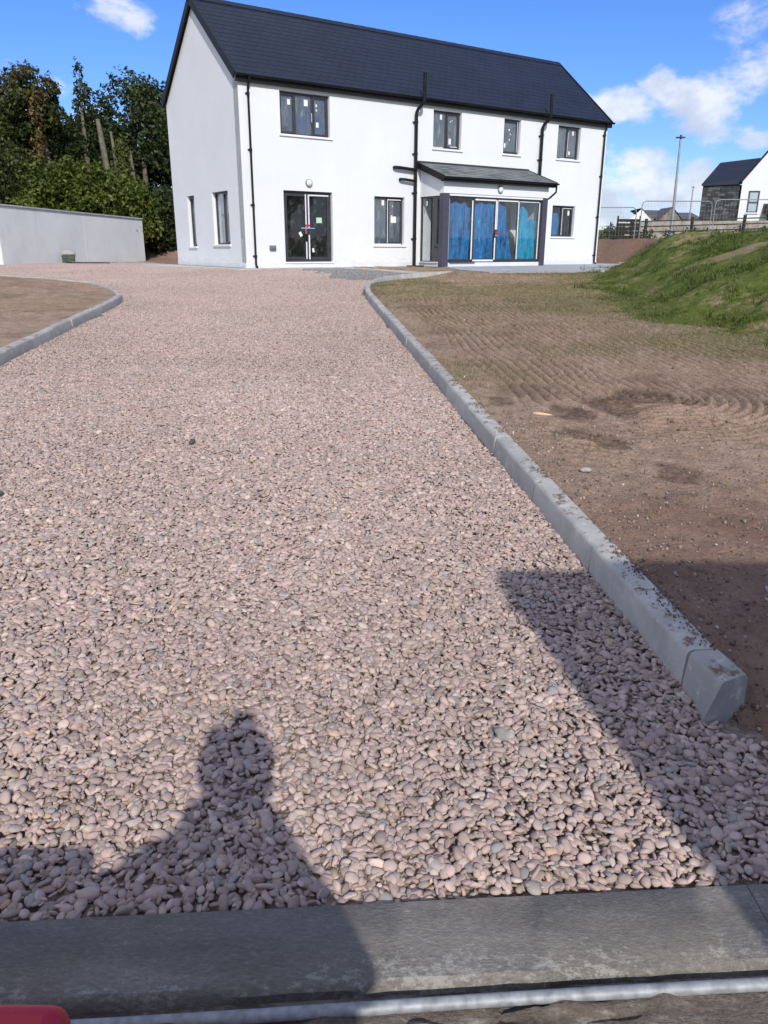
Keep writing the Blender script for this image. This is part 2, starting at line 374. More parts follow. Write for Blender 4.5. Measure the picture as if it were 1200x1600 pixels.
class MB:
    """collects faces, built as one mesh object"""
    def __init__(s): s.v = []; s.f = []; s.lv = []
    def add(s, V, F, lv=None):
        b = len(s.v); s.v += [tuple(map(float, v)) for v in V]; s.f += [tuple(b + i for i in f) for f in F]
        s.lv += [random.random() if lv is None else lv] * len(V)
    def box(s, x0, x1, y0, y1, z0, z1, fr=None, lv=None):
        V = [(x, y, z) for z in (z0, z1) for y in (y0, y1) for x in (x0, x1)]
        if fr: V = [fr(*v) for v in V]
        s.add(V, [(0, 2, 3, 1), (4, 5, 7, 6), (0, 1, 5, 4), (2, 6, 7, 3), (0, 4, 6, 2), (1, 3, 7, 5)], lv)
    def tube(s, pts, r, n=8, caps=True):
        pts = [Vector(p) for p in pts]; rs = r if isinstance(r, (list, tuple)) else [r] * len(pts)
        ring = []; V = []; F = []
        up = None
        for i, p in enumerate(pts):
            d = (pts[min(i + 1, len(pts) - 1)] - pts[max(i - 1, 0)]).normalized()
            if up is None:
                up = Vector((0, 0, 1)) if abs(d.z) < .9 else Vector((1, 0, 0))
            a = d.cross(up).normalized(); b = a.cross(d).normalized(); up = b
            for k in range(n):
                t = 2 * math.pi * k / n
                V.append(p + (a * math.cos(t) + b * math.sin(t)) * rs[i])
        for i in range(len(pts) - 1):
            for k in range(n):
                F.append((i * n + k, i * n + (k + 1) % n, (i + 1) * n + (k + 1) % n, (i + 1) * n + k))
        if caps:
            F.append(tuple(range(n - 1, -1, -1))); F.append(tuple((len(pts) - 1) * n + k for k in range(n)))
        s.add(V, F)
    def build(s, name, mat, parent=None, smooth=False, lv=False, bevel=0):
        me = bpy.data.meshes.new(name); me.from_pydata(s.v, [], s.f); me.update()
        if smooth:
            me.polygons.foreach_set('use_smooth', [True] * len(me.polygons))
            me.set_sharp_from_angle(angle=R(45))
        if lv:
            at = me.attributes.new('lv', 'FLOAT', 'POINT'); at.data.foreach_set('value', s.lv)
        me.materials.append(mat)
        o = bpy.data.objects.new(name, me); COL.objects.link(o)
        if parent is not None: o.parent = parent
        if bevel:
            b = o.modifiers.new('bevel', 'BEVEL'); b.width = bevel; b.segments = 2; b.limit_method = 'ANGLE'
        return o
def tag(o, label=None, cat=None, group=None, kind=None):
    if label: o['label'] = label
    if cat: o['category'] = cat
    if group: o['group'] = group
    if kind: o['kind'] = kind
    return o
def empty(name, loc=(0, 0, 0), rz=0):
    o = bpy.data.objects.new(name, None); COL.objects.link(o); o.location = loc; o.rotation_euler = (0, 0, rz); o.empty_display_size = .2
    return o
def copy_tree(o, parent=None):
    c = o.copy(); COL.objects.link(c)
    if parent is not None: c.parent = parent
    for ch in list(o.children): copy_tree(ch, c)
    return c
def smooth(a, b, x):
    t = np.clip((x - a) / (b - a), 0, 1); return t * t * (3 - 2 * t)
_lat = rng.random((256, 256)).astype(np.float64)
def vnoise(x, y):
    xi = np.floor(x).astype(int); yi = np.floor(y).astype(int); fx = x - xi; fy = y - yi
    fx = fx * fx * (3 - 2 * fx); fy = fy * fy * (3 - 2 * fy)
    g = lambda i, j: _lat[i % 256, j % 256]
    return (g(xi, yi) * (1 - fx) + g(xi + 1, yi) * fx) * (1 - fy) + (g(xi, yi + 1) * (1 - fx) + g(xi + 1, yi + 1) * fx) * fy
def fbm(x, y, o=4, g=.55):
    s = 0; a = 1; t = 0
    for i in range(o):
        s = s + a * vnoise(x * 2 ** i + 17.3 * i, y * 2 ** i + 9.1 * i); t += a; a *= g
    return s / t
def icosphere(sub):
    import bmesh
    bm = bmesh.new(); bmesh.ops.create_icosphere(bm, subdivisions=sub, radius=1)
    V = np.array([v.co[:] for v in bm.verts]); F = np.array([[v.index for v in f.verts] for f in bm.faces]); bm.free()
    return V, F

# ------------------------------------------------------------------ the lie of the land
def zdrive(y): return -1.5 + .035 * np.clip(y, 1.2, 24.8)
KX_Y = np.array([1.0, 2.17, 14.9, 16.0, 17.0, 18.0, 19.0, 19.8, 20.6, 21.3, 21.75, 22.2, 24.76, 26.5, 40])
KX_X = np.array([1.22, 1.05, -.29, -.385, -.42, -.40, -.27, -.05, .35, .92, 1.42, 1.40, -.80, -1.6, -1.6])
def xk(y): return np.interp(y, KX_Y, KX_X)            # gravel side of the right kerb
LX_Y = np.array([3.0, 8.28, 9.7, 11.6, 14.2, 15.0, 15.8, 16.7, 17.8, 19.0, 19.95, 21.1, 24.0])
LX_X = np.array([-3.7, -4.10, -4.25, -4.47, -4.76, -4.92, -5.25, -5.7, -6.45, -7.95, -9.6, -11.9, -17.5])
def xl(y): return np.interp(y, LX_Y, LX_X)
PLAT = np.array([(700, -60), (13, -60), (10, 2), (6.6, 7), (4.8, 9.4), (4.5, 10.7), (4.2, 11.6), (4.1, 12.8), (4.7, 16.7), (5.7, 20.4),
    (6.1, 22.4), (7.0, 25), (8.3, 28.5), (9.3, 31.5), (9.6, 33.2), (8.9, 34.2), (3, 37.4), (-4, 41.5), (-11, 40.3), (-20, 42), (-60, 46), (-700, 60), (-700, 1500), (700, 1500)], float)
def sdist(x, y, poly):
    sh = x.shape; x = x.ravel(); y = y.ravel(); ins = np.zeros(x.shape, bool); d = np.full(x.shape, 1e9)
    n = len(poly)
    for i in range(n):
        ax, ay = poly[i]; bx, by = poly[(i + 1) % n]
        ex, ey = bx - ax, by - ay
        t = np.clip(((x - ax) * ex + (y - ay) * ey) / (ex * ex + ey * ey), 0, 1)
        d = np.minimum(d, np.hypot(x - ax - t * ex, y - ay - t * ey))
        c = ((ay > y) != (by > y))
        with np.errstate(divide='ignore', invalid='ignore'):
            c &= x < (bx - ax) * (y - ay) / (by - ay if by != ay else 1e-9) + ax
        ins ^= c
    return np.where(ins, d, -d).reshape(sh)
def bank(x, y):
    d = sdist(x, y, PLAT) + (fbm(x * .9, y * .9, 3) - .5) * .7
    w = 3.4 - 1.3 * smooth(17, 22, y) - .5 * smooth(29, 33, y)
    target = .36 - .45 * smooth(2, -9, x) * 1.0
    target = target + .10 * smooth(36, 45, y) * (x > 0) + np.clip(y - 62, 0, 90) * .032 * smooth(-5, 20, x)
    t = np.clip(d / w, 0, 1)
    prof = np.sin(t * math.pi / 2) ** 1.25
    return d, prof, target
def ztop(x, y, d=None):
    base = zdrive(y) + .112 * (1 - smooth(16.5, 21.0, y)) * smooth(1.95, 2.7, y) + .012
    w_ = smooth(18.6, 21.2, y) * smooth(.9, 1.9, x); base = base * (1 - w_) - .638 * w_
    dd, prof, target = bank(x, y)
    z = base + (target - base) * prof
    z = z + prof * (fbm(x * 1.6 + 5, y * 1.6, 4) - .5) * .22
    return z, dd, prof

# detailed soil sheet right of the drive, out to the far fences
us = np.concatenate([np.arange(0, 5.6, .0175), 5.6 + np.cumsum(.05 * 1.028 ** np.arange(110))])
ys = np.concatenate([np.arange(1.0, 22.5, .030), 22.5 + np.cumsum(.05 * 1.028 ** np.arange(118))])
U, Y = np.meshgrid(us, ys); X = xk(Y) + .09 + U - .10 * (1 - smooth(1.95, 2.15, Y))
Z, D, PR = ztop(X, Y)
Z = Z - (1 - smooth(2.1, 2.4, Y)) * .045 * (1 - smooth(.05, .40, U + (fbm(X * 8, Y * 8, 3) - .5) * .2))
def segd(x, y, a, b):
    ex, ey = b[0] - a[0], b[1] - a[1]
    t = np.clip(((x - a[0]) * ex + (y - a[1]) * ey) / (ex * ex + ey * ey), 0, 1)
    return np.hypot(x - a[0] - t * ex, y - a[1] - t * ey)
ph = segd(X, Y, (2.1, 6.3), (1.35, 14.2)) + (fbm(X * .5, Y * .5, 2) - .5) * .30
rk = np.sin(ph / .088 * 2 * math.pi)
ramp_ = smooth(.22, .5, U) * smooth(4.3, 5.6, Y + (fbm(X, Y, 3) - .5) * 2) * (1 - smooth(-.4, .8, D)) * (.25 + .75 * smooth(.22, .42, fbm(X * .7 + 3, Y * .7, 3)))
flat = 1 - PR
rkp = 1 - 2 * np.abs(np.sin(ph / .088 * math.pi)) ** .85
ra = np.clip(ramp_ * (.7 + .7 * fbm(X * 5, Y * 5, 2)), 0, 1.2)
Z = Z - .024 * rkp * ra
groove_shade = np.clip(smooth(.1, .7, rkp) * ra, 0, 1)
Z = Z + (fbm(X * 3, Y * 3, 5, .65) - .5) * .045 * flat * smooth(.0, .4, U) * (1 - .6 * smooth(19, 21, Y)) + (fbm(X * 20, Y * 20, 3, .7) - .5) * (.016 - .008 * ramp_) + (fbm(X * 9 + 2, Y * 9, 5, .75) - .5) * .05 * (1 - smooth(3.5, 5, Y))
damp = np.zeros_like(X)
for bx, by, br in [(1.45, 5.8, .22), (1.75, 5.95, .26), (2.15, 6.3, .30), (2.45, 6.1, .22), (1.35, 5.15, .17), (1.5, 4.9, .12), (1.72, 4.3, .16), (.95, 6.2, .16), (.1, 17.9, .35), (.5, 19.2, .4)]:
    r_ = np.hypot((X - bx) * 1.0, (Y - by) * .8) / br + (fbm(X * 6, Y * 6, 4) - .5) * 1.6
    damp = np.maximum(damp, 1 - smooth(.55, 1.05, r_))
Z = Z - damp * .012 * flat
damp = np.maximum(damp, smooth(.62, .72, fbm(X * 1.7 + 40, Y * 1.7, 4)) * .5)
damp = np.maximum(damp, smooth(30.5, 31.5, Y) * (.75 + .4 * fbm(X * 3, Y * 3, 4)))
red = (1 - smooth(3.3, 4.6, Y + (fbm(X * 1.3, Y * 1.3, 3) - .5) * 1.5)) + smooth(31, 32, Y) * .8
seed = (.25 * smooth(6, 12, Y) + smooth(.40, .60, fbm(X * .45 + 8, Y * .45 + 2, 3)) * smooth(3.6, 5.5, Y) * .7) + smooth(-2.2, -.2, D) * .5
grass = smooth(-1.2, .2, D) * .66 + (fbm(X * .8 + 3, Y * .9 + 7, 3) - .5) * .9
grass = grass - .3 * smooth(.25, .6, D / 3.5) * (1 - smooth(.75, 1.0, D / 3.5)) * smooth(.45, .6, fbm(X * .6 + 22, Y * .6, 3))
grass = np.maximum(grass, smooth(21.5, 22.5, Y) * smooth(2.2, 3.0, X) * .35 * (Y < 28))
grass = np.clip(grass * smooth(-1.6, -.4, D) + smooth(-1.4, -.2, D) * .05, 0, 1)
brown = smooth(30.2, 31.5, Y) * (1 - smooth(1.7, 2.4, D))
grass = grass * (1 - brown); seed = seed * (1 - smooth(29, 31, Y)); Z = Z + brown * (fbm(X * 4, Y * 4, 5, .65) - .5) * .14
grass = np.clip(grass + smooth(2.5, 4, D) * smooth(30, 34, Y) * .6, 0, 1)
ny, nx = X.shape
idx = np.arange(ny * nx).reshape(ny, nx)
F = np.stack([idx[:-1, :-1], idx[:-1, 1:], idx[1:, 1:], idx[1:, :-1]], -1).reshape(-1, 4)
P = np.stack([X, Y, Z], -1).reshape(-1, 3)
soil = mesh_np('soil', P, F, M['soil'], smooth=True, attrs={'damp': damp.ravel(), 'red': red.ravel(), 'seed': seed.ravel(), 'grass': grass.ravel(), 'groove_shade': groove_shade.ravel()})
tag(soil, kind='structure')
GR = dict(X=X, Y=Y, Z=Z, grass=grass, seed=seed, damp=damp, U=U, D=D, brown=brown)

# left soil sheet
us2 = np.concatenate([np.arange(0, 7, .05), 7 + np.cumsum(.08 * 1.05 ** np.arange(40))]); ys2 = np.concatenate([np.arange(4, 21.2, .05)])
U2, Y2 = np.meshgrid(us2, ys2); X2 = xl(Y2) - .09 - U2
Z2 = zdrive(Y2) + .115 + (fbm(X2 * 3, Y2 * 3, 4, .6) - .5) * .05 * smooth(0, .4, U2) + .011 * np.sin((Y2 * .96 + X2 * .25) / .09 * 2 * math.pi) * smooth(.2, .5, U2) * smooth(.35, .6, fbm(X2, Y2, 2))
Z2 = Z2 + .10 * smooth(0, 2.5, U2)
ny, nx = X2.shape; idx = np.arange(ny * nx).reshape(ny, nx)
F = np.stack([idx[:-1, :-1], idx[1:, :-1], idx[1:, 1:], idx[:-1, 1:]], -1).reshape(-1, 4)
seed2 = smooth(.4, .6, fbm(X2 * .6 + 30, Y2 * .6, 3))
z0 = np.zeros(X2.size)
sl = mesh_np('soil', np.stack([X2, Y2, Z2], -1).reshape(-1, 3), F, M['soil'], smooth=True,
    attrs={'damp': (smooth(.52, .7, fbm(X2 * 2.6, Y2 * 2.4, 5, .7)) * .45).ravel(), 'red': z0, 'seed': seed2.ravel() * .35, 'grass': (smooth(17.6, 18.6, Y2) * smooth(2.6, 4, U2) * .6).ravel(), 'groove_shade': z0})
tag(sl, kind='structure')

# coarse ground out to the horizon
def axis(lo, hi, fine_lo, fine_hi, st):
    a = list(np.arange(fine_lo, fine_hi, st)); s_ = st; v = fine_hi
    while v < hi: a.append(v); s_ *= 1.18; v += s_
    s_ = st; v = fine_lo - st; b = []
    while v > lo: b.append(v); s_ *= 1.18; v -= s_
    return np.array([lo] + b[::-1] + a + [hi])
gx = axis(-690, 690, -30, 45, 1.2); gy = axis(-55, 1400, -6, 75, 1.2)
XG, YG = np.meshgrid(gx, gy); ZG, DG, PG = ztop(XG, YG)
inside = (XG > -26) & (XG < 27) & (YG < 66)
ZG = ZG - np.where(inside, .42, .05)
ny, nx = XG.shape; idx = np.arange(ny * nx).reshape(ny, nx)
F = np.stack([idx[:-1, :-1], idx[:-1, 1:], idx[1:, 1:], idx[1:, :-1]], -1).reshape(-1, 4)
tag(mesh_np('ground', np.stack([XG, YG, ZG], -1).reshape(-1, 3), F, M['field'], smooth=True), kind='structure')

# left/back yard ground sheet (behind house and under trees)
gx = np.arange(-60, -1.5, .5); gy = np.arange(23.5, 70, .5)
XG, YG = np.meshgrid(gx, gy); ZG, DG, PG = ztop(XG, YG); ZG = ZG - .03
ny, nx = XG.shape; idx = np.arange(ny * nx).reshape(ny, nx)
F = np.stack([idx[:-1, :-1], idx[:-1, 1:], idx[1:, 1:], idx[1:, :-1]], -1).reshape(-1, 4)
o1 = np.ones(XG.size)
tag(mesh_np('soil', np.stack([XG, YG, ZG], -1).reshape(-1, 3), F, M['soil'], smooth=True,
    attrs={'damp': o1 * .15, 'red': o1 * .8, 'seed': o1 * 0, 'grass': (smooth(44, 47, YG)).ravel()}), kind='structure')

# ------------------------------------------------------------------ gravel
HA = np.array([-4.2013, 24.6015]); HZ = -.609; YAW = .5956
HL = np.array([math.cos(YAW), math.sin(YAW)]); HD = np.array([-math.sin(YAW), math.cos(YAW)]); HN = -HD
LEN, DEP = 15.53, 5.91
def hp(s, off): return HA + HL * s + HN * off
DRIVE = [(1.25, 1.0)] + [(float(xk(y)), float(y)) for y in (1.5, 2.17, 6, 10, 14.9, 16, 17, 18, 19, 19.8, 20.6, 21.3, 21.75, 22.2, 24.76)] + \
    [tuple(hp(3.6, .35)), tuple(hp(-.45, .35)), tuple(hp(-.45, -DEP)), (-11.6, 36.5), (-12.7, 35.0), (-13.5, 29.6), (-12.8, 26.6), (-26, 26)] + \
    [(-17.5, 24.0)] + [(float(xl(y)), float(y)) for y in (21.1, 19.95, 19, 17.8, 16.7, 15.8, 15, 14.2, 11.6, 8.28, 3)] + [(-3.6, 1.0)]
DRIVE = np.array(DRIVE)
# bed
bx = np.arange(-27, 2.5, .25); by = np.arange(.9, 37.5, .25)
XB, YB = np.meshgrid(bx, by); ZB = zdrive(YB) - .022
sdv = sdist(XB, YB, DRIVE)
ny, nx = XB.shape; idx = np.arange(ny * nx).reshape(ny, nx)
F = np.stack([idx[:-1, :-1], idx[:-1, 1:], idx[1:, 1:], idx[1:, :-1]], -1).reshape(-1, 4)
keep = (sdv.ravel()[F] > -.7).all(1)
tag(mesh_np('driveway_bed', np.stack([XB, YB, ZB], -1).reshape(-1, 3), F[keep], M['bed'], smooth=True), kind='structure')

# pebble shapes
def pebble_verts(V, seed, flat=.5, ang=.12):
    r = np.random.default_rng(seed)
    P = V.copy()
    for k in range(4):
        d = r.normal(size=3); d /= np.linalg.norm(d)
        P *= (1 + ang * r.uniform(.4, 1) * np.sin((V @ d) * r.uniform(1.5, 3.2) + r.uniform(0, 6)))[:, None]
    p = 2.9
    P *= ((np.abs(V) ** p).sum(1) ** (-1 / p) / 1.0)[:, None] ** .8
    P *= np.array([1, r.uniform(.55, .88), flat * r.uniform(.8, 1.15)])
    return P
proto = bpy.data.collections.new('pebble_shapes'); tileP = bpy.data.collections.new('pebble_patches')
V2, F2 = icosphere(2); V1, F1 = icosphere(1)
V3, F3 = icosphere(3)
for i in range(14):
    o = mesh_np('pebble', pebble_verts(V2, 100 + i, .30 + .035 * (i % 5), .25), F2, M['pebble'], 'NOLINK', True); proto.objects.link(o)
def scatter_tile(seed, n, size, mat, smin=.010, smax=.019, ang=.12):
    r = np.random.default_rng(seed); k = len(V1)
    A = r.uniform(-size / 2, size / 2, (n, 2)); Vs = np.zeros((n, k, 3)); 
    shapes = [pebble_verts(V1, seed * 50 + j, ang=ang) for j in range(12)]
    for i in range(n):
        s = r.uniform(smin, smax); q = Matrix.Rotation(r.uniform(0, 6.28), 3, 'Z') @ Matrix.Rotation(r.normal(0, .30), 3, 'X') @ Matrix.Rotation(r.normal(0, .35), 3, 'Y')
        Vs[i] = shapes[i % 12] @ np.array(q).T * s + [A[i, 0], A[i, 1], r.uniform(-.012, .008)]
    Fs = (F1[None] + (np.arange(n) * k)[:, None, None]).reshape(-1, 3)
    return mesh_np('pebble_patch', Vs.reshape(-1, 3), Fs, mat, 'NOLINK', True, attrs={'pv': np.repeat(r.random(n), k)})
TS = .5
for i in range(4): tileP.objects.link(scatter_tile(5 + i, 980, TS + .03, M['pebble'], .0092, .0175))
for i in range(2): tileP.objects.link(scatter_tile(15 + i, 620, TS + .02, M['gpebble'], .008, .016, .2))

def gn_instances(name, pts, rot, scl, index, coll, mat=None):
    me = bpy.data.meshes.new(name); me.vertices.add(len(pts)); me.vertices.foreach_set('co', np.asarray(pts, np.float32).ravel())
    a = me.attributes.new('rot', 'FLOAT_VECTOR', 'POINT'); a.data.foreach_set('vector', np.asarray(rot, np.float32).ravel())
    a = me.attributes.new('scl', 'FLOAT_VECTOR', 'POINT'); a.data.foreach_set('vector', np.asarray(scl, np.float32).ravel())
    a = me.attributes.new('idx', 'INT', 'POINT'); a.data.foreach_set('value', np.asarray(index, np.int32))
    o = bpy.data.objects.new(name, me); COL.objects.link(o)
    if mat: me.materials.append(mat)
    g = bpy.data.node_groups.new(name + '_nodes', 'GeometryNodeTree')
    g.interface.new_socket('Geometry', in_out='INPUT', socket_type='NodeSocketGeometry'); g.interface.new_socket('Geometry', in_out='OUTPUT', socket_type='NodeSocketGeometry')
    N = g.nodes.new; gi = N('NodeGroupInput'); go = N('NodeGroupOutput'); ip = N('GeometryNodeInstanceOnPoints'); ci = N('GeometryNodeCollectionInfo')
    ci.inputs['Collection'].default_value = coll; ci.inputs['Separate Children'].default_value = True; ci.inputs['Reset Children'].default_value = True
    def na(n, t):
        x = N('GeometryNodeInputNamedAttribute'); x.data_type = t; x.inputs['Name'].default_value = n; return [s for s in x.outputs if s.enabled][0]
    e = N('FunctionNodeEulerToRotation'); L = g.links.new
    L(na('rot', 'FLOAT_VECTOR'), e.inputs[0]); L(e.outputs[0], ip.inputs['Rotation']); L(na('scl', 'FLOAT_VECTOR'), ip.inputs['Scale'])
    L(na('idx', 'INT'), ip.inputs['Instance Index']); ip.inputs['Pick Instance'].default_value = True
    L(gi.outputs[0], ip.inputs['Points']); L(ci.outputs[0], ip.inputs['Instance']); L(ip.outputs[0], go.inputs[0])
    mod = o.modifiers.new('scatter', 'NODES'); mod.node_group = g
    return o
# near: every pebble placed singly
NEAR = 8.0
xs_ = []
st = .0157
gx_, gy_ = np.meshgrid(np.arange(-4.2, 1.5, st), np.arange(1.2, NEAR + .25, st))
px_ = (gx_ + rng.uniform(-.5, .5, gx_.shape) * st * 1.1).ravel(); py_ = (gy_ + rng.uniform(-.5, .5, gx_.shape) * st * 1.1).ravel()
kp = (np.abs(px_) < .62 * py_ + .75) & (sdist(px_, py_, DRIVE) > -.01 - .16 * (py_ < 2.05) * rng.random(px_.shape) ** 2) & (py_ > 1.425 + .067 * px_)
px_, py_ = px_[kp], py_[kp]
n = len(px_)
size = rng.uniform(.0088, .0168, n) * rng.choice([1, 1, 1, 1.25, .75], n)
lay = rng.random(n)
edge_r = rng.random(n) < .20
rot = np.stack([np.where(edge_r, rng.normal(1.2, .3, n), rng.normal(0, .38, n)), rng.normal(0, .3, n), rng.uniform(0, 6.283, n)], 1)
und = (fbm(px_ * 2.2, py_ * 2.2, 3) - .5) * .03
# keep below the slab edge and beside the kerb
pts = np.stack([px_, py_, zdrive(py_) - .017 + lay * .017 + und * .8 - edge_r * .004], 1)
tm = rng.random(n) < smooth(NEAR + .2, NEAR - .3, py_)
gravel = gn_instances('gravel', pts, rot, np.repeat(size[:, None], 3, 1), rng.integers(0, 14, n), proto, M['pebble'])
tag(gravel, 'loose pinkish pebbles filling the near end of the driveway', kind='stuff', cat='gravel')
# far: patches of pebbles
tx, ty = np.meshgrid(np.arange(-26.75, 2, TS), np.arange(NEAR + .1, 37, TS)); tx, ty = tx.ravel(), ty.ravel()
kp = (sdist(tx, ty, DRIVE) > -.15) & (np.abs(tx) < .62 * ty + 2)
tx, ty = tx[kp], ty[kp]; n = len(tx)
greyzone = (ty + (fbm(tx * 1.1, ty * 1.1, 3) - .5) * 1.6 > 20.4 - .0 * tx) & (tx > -3.3 + .45 * (26 - ty) + (fbm(ty * 1.5, tx, 3) - .5) * 1.2) & (ty < 27)
ti = np.where(greyzone, 4 + rng.integers(0, 2, n), rng.integers(0, 4, n))
slope = math.atan(.035)
qz = rng.integers(0, 4, n) * (math.pi / 2)
# slope is about X in world; applied after the quarter turn: pitch/roll chosen so the patch lies in the drive's plane
rx = np.cos(qz) * slope * (ty < 24.8); ry = -np.sin(qz) * slope * (ty < 24.8)
g2 = gn_instances('gravel', np.stack([tx, ty, zdrive(ty)], 1), np.stack([rx, ry, qz], 1), np.ones((n, 3)), ti, tileP, M['pebble'])
tag(g2, 'loose pinkish pebbles covering the far part of the driveway up to the house', kind='stuff', cat='gravel')

# ------------------------------------------------------------------ kerbs
def resample(pts, lens):
    """walk a polyline, returns joints with tangents"""
    pts = [Vector(p) for p in pts]; seg = [(b - a).length for a, b in zip(pts, pts[1:])]; tot = sum(seg)
    def at(d):
        d = min(max(d, 0), tot - 1e-6); i = 0
        while d > seg[i] and i < len(seg) - 1: d -= seg[i]; i += 1
        return pts[i].lerp(pts[i + 1], d / seg[i])
    ds = [0]; 
    while ds[-1] < tot - .05: ds.append(min(tot, ds[-1] + lens(at(ds[-1]))))
    if len(ds) > 2 and ds[-1] - ds[-2] < .2: ds.pop(-2)
    def tan(d): return (at(d + .04) - at(d - .04)).normalized()
    return at, tan, ds
def kerb_run(root, pts, lens, side, width=.105, top=.135, zf=zdrive, gapw=.010, foot=.015, jitter=.007):
    """side=+1: stone lies to the right of the walking direction"""
    at, tan, ds = resample(pts, lens)
    for a, b in zip(ds, ds[1:]):
        m = MB(); k = max(1, int((b - a) / .16)); secs = []
        jz = random.uniform(-jitter, jitter); jo = random.uniform(-jitter, jitter)
        for i in range(k + 1):
            d = a + gapw / 2 + (b - a - gapw) * i / k; p = at(d); t = tan(d); n_ = Vector((t.y, -t.x)) * side
            z = float(zf(p.y))
            prof = [(-foot, -.15), (-foot * .6, .02), (0 + jo, top - .022), (.006 + jo, top - .007), (.020 + jo, top), (width - .010, top + .001), (width, top - .012), (width, -.15)]
            secs.append([(p.x + n_.x * q[0], p.y + n_.y * q[0], z + q[1] + (jz if q[1] > 0 else 0)) for q in prof])
        V = [v for s_ in secs for v in s_]; npf = len(secs[0]); F_ = []
        for i in range(k):
            for j in range(npf):
                q = (i * npf + j, i * npf + (j + 1) % npf, (i + 1) * npf + (j + 1) % npf, (i + 1) * npf + j)
                F_.append(q if side > 0 else q[::-1])
        c0 = tuple(range(npf)); c1 = tuple(k * npf + j for j in range(npf))
        F_ += [c0[::-1], c1] if side > 0 else [c0, c1[::-1]]
        m.add(V, F_); m.build('kerb_stone', M['kerb'], root, smooth=True)
rk_pts = [(float(xk(y)), y) for y in (2.32, 4, 7, 10, 13, 14.9, 15.5, 16, 16.5, 17, 17.5, 18, 18.5, 19, 19.4, 19.8, 20.2, 20.6, 21, 21.3, 21.6)] + [(1.75, 21.95)]
kr = tag(empty('kerb'), 'grey concrete kerb dividing pink gravel from the raked soil on the right', 'kerb')
kerb_run(kr, rk_pts, lambda p: .915 if p.y < 14 else .32, +1)
# flared near end stone
m = MB(); p0 = Vector((float(xk(2.315)), 2.315)); z = float(zdrive(2.2))
A_ = [(-.015, -.15), (-.009, .02), (0, .113), (.006, .128), (.02, .135), (.097, .136), (.106, .122), (.106, -.15)]
secs = [[(p0.x + q[0], 2.315 + q[0] * .1, z + .004 + q[1]) for q in A_]]
secs.append([(p0.x + .02 + q[0] * 1.02 - (.012 if q[1] < .05 and q[0] < .05 else 0), 2.22 + q[0] * .22, z + q[1] - .002) for q in A_])
secs.append([(p0.x + .03 + q[0] * 1.05 - (.032 if q[1] < .05 and q[0] < .05 else 0), 2.13 + q[0] * .5 - (.012 if q[1] < .05 else 0), z + q[1] - .006) for q in A_])
V = [v for s_ in secs for v in s_]; F_ = []
for i in range(2):
    for j in range(8): F_.append((i * 8 + j, (i + 1) * 8 + j, (i + 1) * 8 + (j + 1) % 8, i * 8 + (j + 1) % 8))
F_ += [tuple(range(8)), tuple(16 + j for j in range(7, -1, -1))]
m.add(V, F_); e_ = m.build('kerb_stone', M['kerb'], kr, smooth=True); e_['label'] = 'flared end stone of the kerb'
kl = tag(empty('kerb'), 'pale concrete kerb curving round the soil bed at the left of the gravel', 'kerb')
kerb_run(kl, [(float(xl(y)), y) for y in (4, 6.5, 8.28, 9.7, 11.6, 13, 14.2, 14.6, 15, 15.4, 15.8, 16.25, 16.7, 17.2, 17.8, 18.4, 19.0, 19.5, 19.95, 20.5, 21.1)], lambda p: .9 if p.y < 14 else .34, -1, top=.135)
kf = tag(empty('kerb'), 'low dark kerb along the far side of the grey chippings by the house', 'kerb')
kerb_run(kf, [(1.42, 22.25), (.5, 23.3), (-.4, 24.4), (-1.3, 25.4)], lambda p: .9, +1, top=.05)

# ------------------------------------------------------------------ near pavement, road
def strip_y(x, y0): return y0 + .067 * x
m = MB()
pv = tag(empty('pavement'), kind='structure')
def slabpiece(x0, x1, ya, yb, zt, zb=-1.62, bev=.006, nm='slab', mat='slab'):
    m = MB(); n_ = max(2, int((x1 - x0) / .05)); V = []; 
    prof = [(ya, zb), (ya, zt - .012), (ya + .012, zt), (yb - .008, zt), (yb, zt - .008), (yb, zb)]
    for i in range(n_ + 1):
        x = x0 + (x1 - x0) * i / n_
        for k, (yy, zz) in enumerate(prof):
            w = (math.sin(x * 31) + math.sin(x * 73 + 1)) * .0018 if k in (1, 2) else 0
            V.append((x, strip_y(x, yy) + w, zz + (math.sin(x * 9) * .001 if k in (2, 3) else 0)))
    npf = len(prof); F_ = []
    for i in range(n_):
        for j in range(npf): F_.append((i * npf + j, (i + 1) * npf + j, (i + 1) * npf + (j + 1) % npf, i * npf + (j + 1) % npf))
    F_ += [tuple(range(npf)), tuple(n_ * npf + j for j in range(npf - 1, -1, -1))]
    m.add(V, F_); return m.build(nm, M[mat], pv, smooth=True)
slabpiece(-2.6, .872, 1.195, 1.412, -1.443)
slabpiece(.875, 4.0, 1.195, 1.414, -1.445)
# muddy road sheet with real lumps
gx = np.arange(-3, 3.2, .012); gy = np.concatenate([np.arange(.72, 1.245, .008)])
XR, YR = np.meshgrid(gx, gy); YR = YR + .067 * XR
lump = fbm(XR * 5, (YR - .067 * XR) * 22, 5, .62)
ZR = -1.487 + .034 * smooth(1.02, 1.14, YR - .067 * XR) + (lump - .5) * .05 - .02 * smooth(.62, .72, fbm(XR * 2.5, (YR - .067 * XR) * 30 + 4, 4)) + .008 * smooth(.6, .75, fbm(XR * 20, YR * 20, 3))
ed_ = YR - .067 * XR; ZR = np.where(ed_ > 1.155, np.minimum(ZR, -1.478), ZR)
ny, nx = XR.shape; idx = np.arange(ny * nx).reshape(ny, nx)
F = np.stack([idx[:-1, :-1], idx[:-1, 1:], idx[1:, 1:], idx[1:, :-1]], -1).reshape(-1, 4)
tag(mesh_np('road', np.stack([XR, YR, ZR], -1).reshape(-1, 3), F, M['road'], smooth=True), kind='structure')
